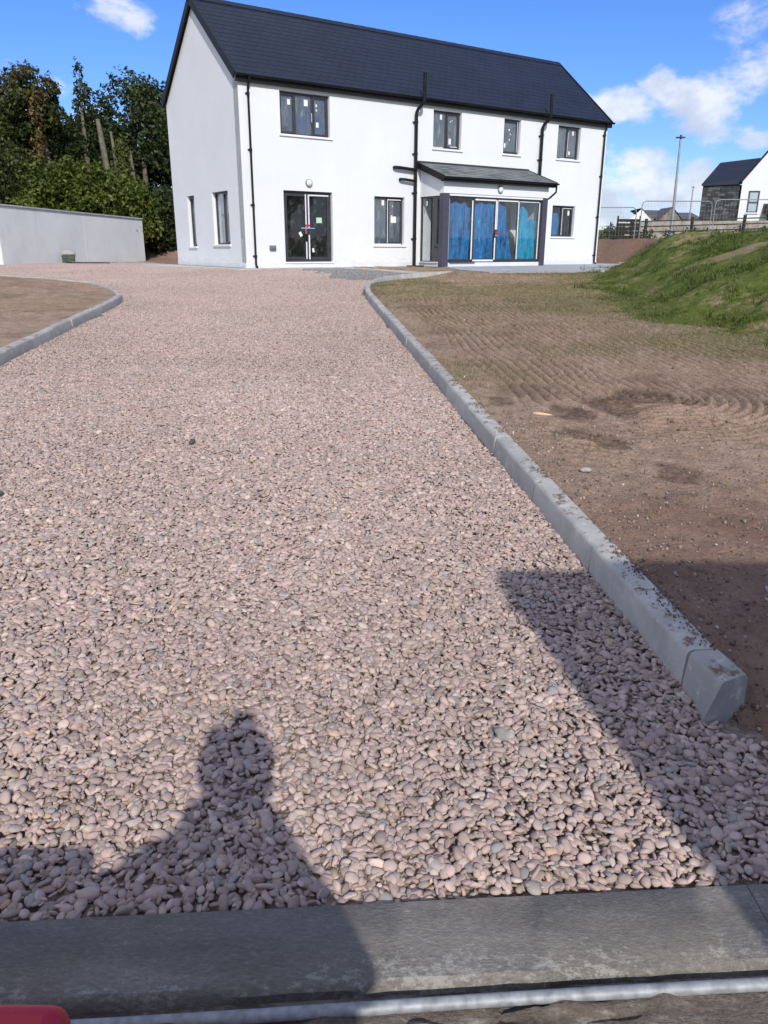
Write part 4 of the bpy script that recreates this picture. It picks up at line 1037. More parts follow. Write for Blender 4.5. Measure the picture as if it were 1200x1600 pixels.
# porch roof with slates one by one
tz0, tz1 = 3.30, 2.80; ye = -PO_ - .17
pa = math.atan2(tz0 - tz1, -ye); PL = math.hypot(tz0 - tz1, -ye)
def prp(s, e, up): return (s, -.004 - e * math.cos(pa) - up * math.sin(pa), tz0 - e * math.sin(pa) + up * math.cos(pa))
q0, q1 = PS0 - .14, PS1 + .20
m = MB(); q = [prp(s, e, u) for s in (q0, q1) for e in (0, PL) for u in (-.10, 0)]
m.add(q, [(0, 2, 3, 1), (4, 5, 7, 6), (0, 1, 5, 4), (2, 6, 7, 3), (0, 4, 6, 2), (1, 3, 7, 5)])
pr = m.build('porch_roof', M['black'], house)
slate_me = {}
nc = 7; ex = PL / nc; sw = .29
for c_ in range(nc):
    e1 = PL + .035 - c_ * ex; e0 = max(.01, e1 - ex - .03)
    k = 0; s_ = q0 - .01 - (sw / 2 if c_ % 2 else 0)
    while s_ < q1:
        a0 = max(s_, q0 - .01); a1 = min(s_ + sw - .006, q1 + .01); s_ += sw
        if a1 - a0 < .05: continue
        key = (round(a1 - a0, 3), round(e1 - e0, 3), random.randint(0, 3))
        if key not in slate_me:
            mm = MB(); w_, h_ = key[0], key[1]; lvv = random.random(); lf = random.uniform(.016, .020)
            P_ = lambda s, e, up: (s, -e * math.cos(pa) - up * math.sin(pa), -e * math.sin(pa) + up * math.cos(pa))
            V = [P_(0, 0, .004), P_(w_, 0, .004), P_(w_, h_, lf), P_(0, h_, lf), P_(0, h_, lf - .009), P_(w_, h_, lf - .009), P_(0, 0, .001), P_(w_, 0, .001)]
            mm.add(V, [(0, 3, 2, 1), (3, 4, 5, 2), (0, 6, 4, 3), (1, 2, 5, 7)], lvv)
            o = mm.build('slate', M['pslate'], pr, lv=True); slate_me[key] = o.data
        else:
            o = bpy.data.objects.new('slate', slate_me[key]); COL.objects.link(o); o.parent = pr
        o.location = prp(a0, e0, 0)
m = MB()
for s0, s1 in ((q0 - .03, q0), (q1, q1 + .03)):
    q = [prp(s, e, u) for s in (s0, s1) for e in (-.0, PL + .03) for u in (-.16, .03)]
    m = MB(); m.add(q, [(0, 2, 3, 1), (4, 5, 7, 6), (0, 1, 5, 4), (2, 6, 7, 3), (0, 4, 6, 2), (1, 3, 7, 5)]); m.build('barge_board', M['black'], pr)
m = MB(); m.box(q0, q1, ye - .02, ye + .002, tz1 - .15, tz1 - .0); m.build('fascia', M['black'], pr)
m = MB(); m.box(q0, q1, ye + .004, -PO_ - .003, tz1 - .145, tz1 - .13); m.build('soffit', M['black'], pr)
gutter(q0 - .03, q1 + .03, ye - .075, tz1 - .02, .052, house)
m = MB(); m.box(q0, q1, -.03, -.002, 3.30, 3.36); m.build('flashing', M['frame'], house)
pipe_run('downpipe', [(PS1 + .13, ye - .075, tz1 - .06), (PS1 + .13, ye - .075, tz1 - .16), (PS1 + .13, ye - .07, 2.50), (PS1 + .10, -PO_ + .02, 2.32), (PS1 + .05, -PO_ + .12, 2.25), (PS1 + .05, -PO_ + .12, .02)], .033)

# ------------------------------------------------------------------ concrete paths round the house
def path_poly(name, pts, z, mat, parent=None, thick=.1):
    m = MB(); n_ = len(pts); V = [(x, y, z) for x, y in pts] + [(x, y, z - thick) for x, y in pts]
    F_ = [tuple(range(n_)), tuple(range(2 * n_ - 1, n_ - 1, -1))] + [(i, n_ + i, n_ + (i + 1) % n_, (i + 1) % n_) for i in range(n_)]
    ar = sum(pts[i][0] * pts[(i + 1) % n_][1] - pts[(i + 1) % n_][0] * pts[i][1] for i in range(n_))
    if ar < 0: F_ = [f[::-1] for f in F_]
    m.add(V, F_); o = m.build(name, M[mat]); tag(o, kind='structure'); return o
P2 = lambda s, o_: tuple(float(v) for v in hp(s, o_))
path_poly('path', [P2(6.62, -.1), (1.95, 27.4), (2.2, 23.6), (2.75, 21.25), (5.0, 21.45), (8.3, 26.4), (9.6, 30.5), P2(18.5, -.2), P2(15.4, -.2)], -.598, 'path')
path_poly('path', [P2(-.45, .42), P2(4.6, .42), P2(5.6, .2), P2(5.6, -.1), P2(-.1, -.1), P2(-.1, -6.6), P2(-1.3, -6.6), P2(-1.3, -4)], HZ - .004, 'palepath')
path_poly('path', [P2(15.4, -.3), P2(15.4, 1.4), P2(20.5, 1.0), P2(20.5, -.9)], HZ + .018, 'palepath')

# ------------------------------------------------------------------ garden wall, left
def gwall(pts, z0, tops, th, mat, label):
    r = tag(empty('garden_wall', (pts[0][0], pts[0][1], z0)), label, 'wall')
    ox, oy = pts[0]
    for i in range(len(pts) - 1):
        a, b = Vector(pts[i]), Vector(pts[i + 1]); t = (b - a).normalized(); n_ = Vector((t.y, -t.x)); 
        lx = (b - a).length
        for nm, w0, w1, zl, zh, mt in (('wall_panel', 0, -th, -.3, -.06, mat), ('coping', .05, -th - .05, -.06, 0, 'coping')):
            m = MB(); V = []
            for (p, tp) in ((a, tops[i]), (b, tops[i + 1])):
                for w_ in (w0, w1):
                    for zz in ((0 - .3 if nm == 'wall_panel' else tp - z0 - .06), (tp - z0 + (-.061 if nm == 'wall_panel' else 0))):
                        V.append((p.x - ox + n_.x * w_ + (t.x * .002 * (1 if p is a else -1)), p.y - oy + n_.y * w_ + (t.y * .002 * (1 if p is a else -1)), zz))
            m.add(V, [(0, 1, 3, 2), (4, 6, 7, 5), (0, 4, 5, 1), (2, 3, 7, 6), (1, 5, 7, 3), (0, 2, 6, 4)])
            m.build(nm, M[mt], r, bevel=.01)
    return r
M['coping'] = simple('coping_concrete', (.40, .42, .43), .8, var=.2, scale=3)
gwall([(-24, 24.0), (-13.75, 29.2), (-12.62, 34.4), (-11.50, 39.0)], -.66, [1.50, 1.42, 1.34, 1.27], .25, 'greyrender', 'long grey rendered garden wall with concrete coping left of the house')

# ------------------------------------------------------------------ trees
def leaf_mesh(name, clumps, dens, size, mat, parent, seed, asp=.62, up=.25, loc=None):
    r = np.random.default_rng(seed); Cs = []; Ns = []; Lv = []
    for (cx, cy, cz, rx, ry, rz) in clumps:
        n_ = int(2.3 * dens * (rx * ry + rx * rz + ry * rz) / 3 * 12.57 / 4)
        v = r.normal(size=(n_, 3)); v /= np.linalg.norm(v, axis=1)[:, None]
        rad = r.uniform(.15, 1.06, n_) ** .42
        lob = 1 + .26 * np.sin(v[:, 0] * 5 + seed + cx) * np.sin(v[:, 1] * 4 + cz) + .16 * np.sin(v[:, 2] * 9 + cx * 3 + v[:, 0] * 6)
        p = v * (rad * lob)[:, None] * [rx, ry, rz]
        hole = np.sin(p[:, 0] * 2.3 + cx * 5 + seed) + np.sin(p[:, 2] * 2.9 + cz * 3) + np.sin(p[:, 1] * 2.5 + p[:, 0] * 1.3)
        k = hole + r.normal(0, .5, n_) > -1.5
        p = p[k]; v = v[k]; Cs.append(p + [cx, cy, cz]); Ns.append(v)
        Lv.append(np.clip(.45 + .28 * r.normal(size=k.sum()) + r.uniform(-.22, .22), 0, 1))
    C_ = np.concatenate(Cs); N_ = np.concatenate(Ns); L_ = np.concatenate(Lv); n_ = len(C_)
    nn = N_ * .6 + r.normal(size=(n_, 3)) * .6 + [0, 0, up]; nn /= np.linalg.norm(nn, axis=1)[:, None]
    t = np.cross(nn, r.normal(size=(n_, 3))); t /= np.linalg.norm(t, axis=1)[:, None]; b_ = np.cross(nn, t)
    s = (size * r.uniform(.6, 1.35, n_))[:, None]
    V = np.stack([C_ - t * s, C_ - b_ * s * asp * .8 + nn * s * .15, C_ + t * s, C_ + b_ * s * asp * .8 + nn * s * .15], 1).reshape(-1, 3)
    return mesh_np(name, V, np.arange(n_ * 4).reshape(-1, 4), M[mat], parent, False, {'lv': np.repeat(L_, 4)})
def trunk_mesh(pts, rs, parent, mat='bark', limbs=(), name='trunk'):
    m = MB(); m.tube(pts, rs, 9)
    for lp, lr in limbs: m.tube(lp, lr, 6)
    return m.build(name, M[mat], parent, smooth=True)
def clumps_in(cx, cy, cz, rx, ry, rz, n_, r0, r1, seed, sq=.8):
    r = random.Random(seed); out = []
    for i in range(n_):
        while True:
            a, b, c = r.uniform(-1, 1), r.uniform(-1, 1), r.uniform(-1, 1)
            if .15 < a * a + b * b + c * c < 1: break
        q = r.uniform(r0, r1); out.append((cx + a * rx, cy + b * ry, cz + c * rz, q, q, q * sq))
    return out
def tree(name, label, x, y, z0, crown, trunk, rs, mat, dens=55, size=.13, seed=1, bark='bark', extra=None, group='trees behind the garden wall', cat='tree', limbs=True):
    root = tag(empty(name, (x, y, z0)), label, cat, group)
    lm = []
    if limbs:
        r = random.Random(seed)
        for c in crown[:6]:
            k = trunk[min(len(trunk) - 1, 1 + r.randint(0, max(0, len(trunk) - 2)))]
            mid_ = ((k[0] + c[0]) / 2, (k[1] + c[1]) / 2, (k[2] + c[2]) / 2 + .2); lm.append(([k, mid_, (c[0], c[1], c[2])], [.09, .06, .02]))
    trunk_mesh(trunk, rs, root, bark, lm)
    leaf_mesh('crown', crown, dens, size, mat, root, seed)
    if extra: leaf_mesh('ivy', extra[0], extra[1], extra[2], extra[3], root, seed + 77)
    return root
GZ = -.6
# big round tree behind the gable
tree('broadleaf_tree', 'big round dark crowned tree rising beside the gable of the house', -13.9, 47, GZ,
     clumps_in(0, 0, 6.0, 2.9, 2.2, 2.9, 36, .9, 1.4, 3) + [(-1.8, 0, 7.2, 1.2, 1.1, 1.0), (1.5, 0, 8.0, 1.3, 1.2, 1.0), (0, 0, 8.7, 1.5, 1.2, .9), (2.6, 0, 7.4, 1.2, 1, 1.2), (3.0, .3, 5.4, 1.2, 1, 1.3), (-2.7, 0, 6.7, .9, .9, .6)],
     [(.3, 0, 0), (.2, 0, 3), (0, 0, 5), (0, 0, 7.5)], [.35, .3, .2, .08], 'leaf_dark', 62, .125, 3)
# ivy clad tree with browning top, left
tree('ivy_clad_tree', 'tall tree with browning top and yellow green ivy up its trunk', -17.0, 42, GZ,
     clumps_in(-.4, 0, 7.0, 1.4, 1.2, 1.4, 16, .5, .85, 8) + [(-1.2, 0, 8.1, .6, .6, .6), (.7, 0, 7.9, .5, .5, .4), (-.2, 0, 8.5, .45, .5, .4)],
     [(.6, 0, 0), (.4, 0, 3), (.1, 0, 5), (-.1, 0, 7)], [.3, .26, .2, .08], 'leaf_olive', 120, .12, 9, limbs=False, extra=([(.35, -1.2, z_, .36, .38, .6) for z_ in (3.8, 4.5, 5.2, 5.9, 6.6)] + [(.5, -1.1, 7.4, .5, .4, .4), (.9, -.9, 7.9, .45, .4, .4), (-.2, -1.0, 8.4, .55, .4, .35), (-.9, -1, 7.9, .3, .3, .3)], 110, .09, 'leaf_brown'))
tree('leafy_tree', 'dark leafy tree at the far left edge above the garden wall', -19.2, 43, GZ,
     clumps_in(0, 0, 5.6, 1.6, 1.5, 2.3, 22, .8, 1.3, 12), [(0, 0, 0), (0, 0, 4), (0, 0, 8)], [.3, .22, .08], 'leaf_dark', 55, .13, 12)
# slender pointed trees
tree('slender_tree', 'slender pointed tree with two spires between the round crowns', -15.6, 43, GZ - 1.3,
     [(.45, 0, 10.0, .28, .28, .6), (.5, 0, 9.2, .38, .35, .6), (.45, 0, 8.4, .5, .4, .7), (-.9, 0, 9.0, .3, .3, .6), (-1.0, 0, 8.2, .4, .35, .7), (-.6, 0, 7.4, .6, .5, .7), (.5, 0, 7.4, .7, .5, .8), (.3, 0, 6.3, .8, .6, .9), (-.6, 0, 6.3, .7, .6, .8), (.5, 0, 5.3, .7, .6, .8), (-1.4, 0, 7.6, .35, .3, .6)],
     [(1.3, 0, 2.5), (.9, 0, 4.3), (.4, 0, 6), (.4, 0, 8.5), (.5, 0, 10.3)], [.22, .18, .14, .06, .02], 'leaf_dark', 125, .115, 21, limbs=False)
# lopped trunks
def lopped(px_x, y, h, lean, r_, lab, mat='palebark', ivy=False):
    root = tag(empty('lopped_trunk', (px_x, y, GZ)), lab, 'tree trunk', 'trees behind the garden wall')
    trunk_mesh([(-lean * 1.0, 0, 0), (-lean * .5, 0, h * .5), (0, .05, h * .8), (lean * .35, 0, h)], [r_ * 1.15, r_, r_ * .85, r_ * .6], root, mat)
    if ivy: leaf_mesh('ivy', [(0, -.1, h * q, r_ * 1.9, r_ * 1.7, h * .09) for q in (.4, .5, .58, .66, .74, .82, .9, .97)], 260, .07, 'leaf_bright', root, int(h * 10))
    else: leaf_mesh('twigs', [(0, 0, h * .45, r_ * 2.2, r_ * 2, .5)], 60, .08, 'leaf_dark', root, int(h * 10))
lopped(-14.0, 42, 6.5, -.35, .17, 'thick bare lopped trunk, tallest of those above the bushes')
lopped(-13.55, 42.3, 6.0, -.25, .10, 'thin bare lopped trunk just right of the thick one')
lopped(-13.05, 41.8, 5.6, .05, .2, 'lopped trunk wrapped in bright yellow green ivy', 'bark', True)
lopped(-12.65, 42, 5.1, -.1, .13, 'short bare trunk right of the ivy wrapped one')
# filler trees behind
tree('leafy_tree', 'dark tree filling the gap behind the lopped trunks', -17.8, 50, GZ, clumps_in(0, 0, 4.3, 3.2, 2, 3.2, 26, .9, 1.5, 31), [(0, 0, 0), (0, 0, 5)], [.3, .1], 'leaf_dark', 48, .15, 31)
tree('leafy_tree', 'dark tree behind the browning ivy clad tree', -22.5, 50, GZ, clumps_in(0, 0, 4.4, 3.4, 2, 3.4, 28, .9, 1.5, 35), [(0, 0, 0), (0, 0, 5)], [.3, .1], 'leaf_dark', 48, .15, 35)
tree('leafy_tree', 'dark brownish scrub tree close behind the gable corner', -12.6, 44, GZ, clumps_in(0, 0, 4.2, 2.0, 1.6, 3.6, 30, .7, 1.2, 38), [(0, 0, 0), (0, 0, 5)], [.25, .1], 'leaf_dark', 50, .13, 38, limbs=False)
tree('leafy_tree', 'dark tree partly hidden behind the gable of the house', -9.5, 47, GZ, clumps_in(0, 0, 5.0, 2.5, 1.8, 3.6, 24, .9, 1.4, 39), [(0, 0, 0), (0, 0, 5)], [.25, .1], 'leaf_dark', 40, .15, 39)
# bushes along the wall
bushes = [(-17.9, 38, 4.4, 1.9, 'olive', 'olive green bush behind the wall at the left edge'), (-16.1, 38.4, 4.2, 1.7, 'bright', 'bright green bush behind the bend in the wall'), (-14.8, 38.7, 4.7, 1.5, 'bright', 'tallest bright green bush, below the slender tree'),
          (-13.5, 39.2, 4.3, 1.5, 'bright', 'bright green bush below the thick lopped trunk'), (-12.4, 39.9, 3.7, 1.2, 'bright', 'low bright green bush at the right end of the wall'), (-11.5, 41.5, 3.4, 1.3, 'dark', 'dark shrub between the wall end and the house'), (-18.0, 41, 5.0, 1.9, 'olive', 'olive bush behind the tall ivy clad tree'), (-11.2, 42.5, 2.6, 1.3, 'dark', 'dark low shrub against the soil heap by the gable')]
for i, (x, y, h, w_, k, lab) in enumerate(bushes):
    root = tag(empty('bush', (x, y, GZ)), lab, 'bush', 'bushes behind the garden wall')
    leaf_mesh('foliage', clumps_in(0, 0, h * .52, w_ * .8, 1.0, h * .46, 34, .5, .85, 50 + i, .8), 75, .105, 'leaf_' + k, root, 50 + i)
    trunk_mesh([(0, 0, 0), (.1, 0, h * .5), (0, .1, h * .8)], [.08, .06, .02], root, limbs=[([(0, 0, .2), (w_ * .4, 0, h * .5)], [.05, .02]), ([(0, 0, .2), (-w_ * .4, .1, h * .55)], [.05, .02])], name='stem')
# trees across the road to the right: outside the frame, seen reflected in the glass
src = [o for o in bpy.data.objects if o.get('label', '').startswith('big round dark')][0]
for (x, y, s_) in ((24, 11, .75), (27, 3, .8), (22, 5.5, .62)):
    c = copy_tree(src); c.location = (x, y, .2); c.scale = (s_, s_, s_); c.rotation_euler.z = x
    tag(c, {11: 'tallest round dark tree beyond the bank, right of the picture', 3: 'round dark tree farthest to the right of the picture', 5.5: 'smallest round dark tree, between the other two right of the picture'}[y], 'tree', 'trees right of the bank')

# ------------------------------------------------------------------ far right: fences, lamp posts, houses
def hz(x, y): return float(ztop(np.array([[x]], float), np.array([[y]], float))[0][0, 0])
def heras(x0, x1, y0, y1, zt, lab):
    z0 = zt - 2.0; root = tag(empty('temporary_fence', (x0, y0, z0)), lab, 'fence', 'temporary mesh fence panels')
    L_ = math.hypot(x1 - x0, y1 - y0); root.rotation_euler.z = math.atan2(y1 - y0, x1 - x0)
    m = MB(); m.tube([(0, 0, -.05), (0, 0, 1.75), (.05, 0, 1.92), (.18, 0, 2.0), (L_ - .18, 0, 2.0), (L_ - .05, 0, 1.92), (L_, 0, 1.75), (L_, 0, -.05)], .024, 8)
    m.tube([(0, 0, .12), (L_, 0, .12)], .019, 6); m.build('frame', M['galv'], root, smooth=True)
    m = MB()
    for k in range(1, int(L_ / .16)): m.box(k * .16 - .002, k * .16 + .002, -.002, .002, .12, 1.98)
    for k in range(1, 9): m.box(.02, L_ - .02, -.004, 0, k * .22 - .002, k * .22 + .002)
    o = m.build('wire_mesh', M['galv'], root); o['kind'] = 'stuff'
    m = MB(); m.box(-.12, .12, -.33, .33, -.02, .12); m.build('foot', M['rubber'], root, bevel=.02)
heras(9.3, 12.75, 42.6, 42.0, 1.98, 'temporary mesh fence panel nearest the corner of the white house')
heras(13.0, 16.55, 42, 42, 2.28, 'temporary mesh fence panel in front of the lamp post')
heras(16.7, 20.2, 42, 41.7, 2.36, 'temporary mesh fence panel at the right edge in front of the stone clad house')
heras(20.3, 23.8, 41.7, 41.0, 2.44, 'temporary mesh fence panel beyond the right edge of the picture')
def lamp(x, y, z0, h, r0, lab, lean=0):
    root = tag(empty('street_lamp', (x, y, z0)), lab, 'lamp post', 'street lamps')
    m = MB(); m.tube([(0, 0, 0), (lean * .3, 0, h * .35), (lean, 0, h)], [r0, r0 * .75, r0 * .5], 10); m.build('pole', M['lampmetal'], root, smooth=True)
    m = MB(); m.tube([(-0.0 + lean, 0, h), (lean, 0, h + .07)], [.05, .05], 8)
    m.box(lean - .24, lean + .22, -.13, .13, h + .06, h + .12); m.box(lean - .05, lean + .05, -.05, .05, h + .12, h + .22); m.build('lamp_head', M['frame'], root, bevel=.02)
lamp(16.02, 46, .5, 5.1, .10, 'tall grey street lamp behind the fence between the two houses', -.08)
lamp(44.2, 120, 2.0, 6.3, .14, 'distant thin street lamp just left of the stone clad house')
# post and rail fence
pf = tag(empty('post_and_rail_fence', (13.0, 45, .3)), 'black post and wire rail fence in front of the pale block wall', 'fence')
for k in range(6):
    x = [13.5, 14.25, 16.75, 19.6, 22.4, 25.2][k]; m = MB(); m.box(x - 13 - .07, x - 13 + .07, -.06, .06, -.3, 1.22 + .12 * (x - 13.5) / 3); m.build('post', M['blackwood'], pf)
for k in range(3):
    zz = .50 + k * .28; m = MB(); m.add([(.3, -.02, zz), (13.5, -.02, zz + .42), (13.5, -.02, zz + .48), (.3, -.02, zz + .06), (.3, .03, zz), (13.5, .03, zz + .42), (13.5, .03, zz + .48), (.3, .03, zz + .06)],
        [(0, 1, 2, 3), (7, 6, 5, 4), (3, 2, 6, 7), (0, 4, 5, 1), (0, 3, 7, 4), (1, 5, 6, 2)]); m.build('rail', M['blackwood'], pf)
# dark timber gate piece
gt = tag(empty('timber_gate', (13.1, 46.5, .3)), 'dark slatted timber gate section at the left end of the block wall', 'gate')
for k in range(5): m = MB(); m.box(0, 1.3, 0, .04, .25 + k * .22, .40 + k * .22); m.build('board', M['blackwood'], gt)
for x in (0, 1.25): m = MB(); m.box(x, x + .08, .05, .12, -.2, 1.45); m.build('post', M['blackwood'], gt)
# low block wall
bw = tag(empty('block_wall', (14.6, 50, .3)), 'low pale block wall running below the stone clad house', 'wall')
blk = None
for r_ in range(6):
    for k in range(-1, 30):
        x0 = k * .62 + (.31 if r_ % 2 else 0)
        if blk is None: m = MB(); m.box(0, .60, 0, .2, 0, .232); o = m.build('block', M['blockwork'], bw, bevel=.012); blk = o.data
        else: o = bpy.data.objects.new('block', blk); COL.objects.link(o); o.parent = bw
        o.location = (x0 + .62, random.uniform(-.012, .012), .0 + r_ * .24 - .18 + x0 * .012); 
# green mesh fence and hedge
mf = tag(empty('mesh_fence', (11.0, 55, .3)), 'dark green mesh fence on posts beside the corner of the white house', 'fence')
for k in range(5): x = k * 1.35; m = MB(); m.box(x - .04, x + .04, -.04, .04, -.2, 1.3 + .02 * k); m.build('post', M['railing'], mf)
for k in range(4):
    x = k * 1.35; m = MB()
    for q in range(1, 14): m.box(x + q * .096 - .004, x + q * .096 + .004, -.004, .004, .1, 1.15)
    for q in range(5): m.box(x + .045, x + 1.305, -.006, .002, .12 + q * .25, .135 + q * .25)
    m.build('mesh_panel', M['railing'], mf)
for i, (x, y, h, w_, k, lab) in enumerate([(12.3, 56.5, 1.0, 3.0, 'dark', 'low dark hedge in front of the green mesh fence'), (16.3, 58, 1.75, 1.1, 'olive', 'small rounded shrub behind the green mesh fence'), (17.5, 48.2, .9, 3.5, 'olive', 'rough weeds growing at the foot of the block wall'), (22.5, 48.4, 1.1, 3.5, 'olive', 'taller weeds in front of the block wall at the right')]):
    root = tag(empty('hedge' if w_ > 2 else 'shrub', (x, y, .3)), lab, 'hedge' if w_ > 2 else 'shrub')
    leaf_mesh('foliage', clumps_in(0, 0, h * .4, w_ * .9, .5, h * .3, 18, .35, .5, 80 + i, .9), 60, .09, 'leaf_' + k, root, 80 + i)
# stone clad house
sh = tag(empty('house', (0, 0, 0)), 'dark stone clad house with white gable and slate roof at the right edge', 'house')
m = MB(); V = [(22.85, 60.03, -.3), (25.6, 60.03, -.3), (27.6, 66, -.3), (25.4, 66, -.3)]; V += [(a_, b_, 4.35) for a_, b_, c_ in V]; m.add(V, [(0, 3, 2, 1), (4, 5, 6, 7), (0, 1, 5, 4), (1, 2, 6, 5), (2, 3, 7, 6), (3, 0, 4, 7)]); m.build('wall', M['frame'], sh)
# cladding stones, joined: each only a few pixels
m = MB(); z = .0; 
while z < 4.40:
    hh = random.uniform(.10, .17); x = 22.80
    while x < 25.40:
        w_ = random.uniform(.22, .6); x1 = min(x + w_, 25.45); pr_ = random.uniform(.0, .04); m.box(x + .008, x1 - .008, 59.96 - pr_, 60.05, z + .006, min(z + hh, 4.40) - .006); x = x1
    z += hh
o = m.build('stone_cladding', M['stone'], sh, lv=True); o['kind'] = 'stuff'
m = MB(); V = [(22.6, 59.8, 4.38), (25.62, 59.8, 4.72), (27.95, 63.0, 6.45), (25.0, 63, 6.1), (22.6, 59.8, 4.26), (25.62, 59.8, 4.40), (27.95, 63.0, 6.3), (25.0, 63, 5.95)]
m.add(V, [(0, 1, 2, 3), (7, 6, 5, 4), (0, 4, 5, 1), (1, 5, 6, 2), (2, 6, 7, 3), (3, 7, 4, 0)]); m.build('roof', M['slate'], sh, lv=True)
m = MB(); V = [(25.46, 59.7, -.3), (31.5, 59.7, -.3), (31.5, 59.7, 4.6), (28.5, 59.7, 8.35), (25.46, 59.7, 4.6)]; V += [(a_ + 3.6, 66, c_) for a_, b_, c_ in V]
m.add(V, [(0, 1, 2, 3, 4), (9, 8, 7, 6, 5), (0, 4, 9, 5), (1, 6, 7, 2)]); m.build('wall', M['render'], sh)
m = MB()
for (xa, za, xb, zb) in ((25.3, 4.45, 28.5, 8.45), (31.7, 4.45, 28.5, 8.45)):
    V = [(xa, 59.55, za), (xb, 59.55, zb), (xb, 59.55, zb + .2), (xa, 59.55, za + .2), (xa + 3.7, 66.2, za), (xb + 3.7, 66.2, zb), (xb + 3.7, 66.2, zb + .2), (xa + 3.7, 66.2, za + .2)]
    m.add(V, [(0, 1, 2, 3), (7, 6, 5, 4), (3, 2, 6, 7), (0, 4, 5, 1)])
m.build('roof', M['black'], sh)
m = MB(); frame_boxes(m, 26.02, 26.78, 2.50, 3.95, .07, 59.62, 59.70); w = m.build('window', M['frame'], sh); m = MB(); m.box(26.09, 26.71, 59.66, 59.69, 2.57, 3.88); m.build('pane', M['glass'], w); m = MB(); m.box(25.95, 26.85, 59.6, 59.69, 2.42, 2.50); m.build('sill', M['sill'], w)
m = MB(); m.box(26.05, 26.75, 59.6, 59.695, 3.16, 3.22); m.build('transom', M['frame'], w)
m = MB(); m.tube([(27.6, 59.6, 5.6), (27.6, 59.6, 1.0)], .06, 8); m.build('downpipe', M['black'], sh, smooth=True)
m = MB(); m.add([(27.2, 58.6, 2.55), (31.5, 58.6, 2.55), (31.5, 59.69, 3.1), (27.2, 59.69, 3.1), (27.2, 58.6, 2.4), (31.5, 58.6, 2.4), (31.5, 59.69, 2.4), (27.2, 59.69, 2.4)], [(0, 1, 2, 3), (0, 3, 7, 4), (1, 5, 6, 2), (0, 4, 5, 1), (4, 7, 6, 5)]); m.build('porch_roof', M['black'], sh)
m = MB(); m.box(27.8, 30.5, 59.6, 59.69, .6, 2.3); w = m.build('window', M['frame'], sh); m = MB(); m.box(27.9, 30.4, 59.58, 59.598, .7, 2.2); m.build('pane', M['glass'], w)
# distant bungalow
bg_ = tag(empty('bungalow', (0, 0, 0)), 'distant white bungalow with grey roof and stone front gable', 'house')
m = MB(); V = [(38.6, 131, .5), (42.6, 131, .5), (42.6, 131, 4.3), (40.6, 131, 6.0), (38.6, 131, 4.2)]; V += [(a_ + 4.5, 141, c_) for a_, b_, c_ in V]
m.add(V, [(0, 1, 2, 3, 4), (9, 8, 7, 6, 5), (1, 6, 7, 2), (4, 9, 5, 0)]); m.box(42.6, 49.4, 132, 141, .5, 4.6); m.build('wall', M['render'], bg_)
m = MB(); m.add([(42.4, 131.2, 4.55), (49.6, 131.2, 4.45), (47.2, 136, 5.95), (40.6, 136, 6.05)], [(0, 1, 2, 3)]); m.add([(42.5, 130.8, 4.25), (40.5, 130.8, 6.1), (41.6, 141, 6.1), (44.5, 141, 4.25)], [(0, 3, 2, 1)]); m.add([(49.6, 131.2, 4.45), (49.6, 141, 4.45), (47.2, 136, 5.95)], [(0, 1, 2)])
m.build('roof', M['farslate'], bg_)
m = MB(); V = [(43.0, 129.5, .5), (46.4, 129.5, .5), (46.4, 129.5, 4.4), (44.9, 129.5, 6.1), (43.0, 129.5, 4.4)]; V += [(a_, 134, c_) for a_, b_, c_ in V]
m.add(V, [(0, 1, 2, 3, 4), (0, 4, 9, 5), (1, 6, 7, 2)]); m.build('stone_gable', M['stonelight'], bg_)
m = MB(); m.add([(46.6, 129.3, 4.3), (44.9, 129.3, 6.2), (44.9, 135, 6.2), (46.6, 135, 4.3)], [(0, 3, 2, 1)]); m.add([(42.8, 129.3, 4.3), (44.9, 129.3, 6.2), (44.9, 135, 6.2), (42.8, 135, 4.3)], [(0, 1, 2, 3)]); m.build('roof', M['farslate'], bg_)
b2 = tag(empty('bungalow', (0, 0, 0)), 'sliver of a far dark roofed house just left of the stone clad house', 'house')
m = MB(); m.box(50.5, 58, 150, 158, 1, 4.9); m.build('wall', M['farslate'], b2); m = MB(); m.add([(50.2, 149.5, 4.8), (58.3, 149.5, 4.8), (57, 154, 6.4), (51.5, 154, 6.4)], [(0, 1, 2, 3)]); m.add([(50.2, 149.5, 4.8), (51.5, 154, 6.4), (50.2, 158.5, 4.8)], [(0, 1, 2)]); m.build('roof', M['farslate'], b2)

# ------------------------------------------------------------------ grass, seedlings, stones on the soil
def tuft(seed, n_, h, spread, wid, mat):
    r = np.random.default_rng(seed); V = []; F_ = []; L_ = []
    for i in range(n_):
        a = r.uniform(0, 6.28); p = np.array([r.normal(0, spread), r.normal(0, spread), 0]); dr_ = np.array([math.cos(a), math.sin(a), 0]); sd2 = np.array([-dr_[1], dr_[0], 0]) * wid
        hh = h * r.uniform(.5, 1.2); ln = hh * r.uniform(.2, .9); b = len(V)
        V += [p - sd2, p + sd2, p + dr_ * ln * .4 + [0, 0, hh * .65] + sd2 * .7, p + dr_ * ln * .4 + [0, 0, hh * .65] - sd2 * .7, p + dr_ * ln + [0, 0, hh] + sd2 * .1, p + dr_ * ln + [0, 0, hh] - sd2 * .1]
        F_ += [(b, b + 1, b + 2, b + 3), (b + 3, b + 2, b + 4, b + 5)]; L_ += [r.random()] * 6
    return mesh_np('tuft', V, F_, M[mat], 'NOLINK', False, {'lv': L_})
tufts = bpy.data.collections.new('grass_tufts')
for i in range(5): tufts.objects.link(tuft(i, 18, .045, .05, .0045, 'blade'))
for i in range(3): tufts.objects.link(tuft(20 + i, 14, .12, .06, .007, 'blade'))
seedc = bpy.data.collections.new('seedlings')
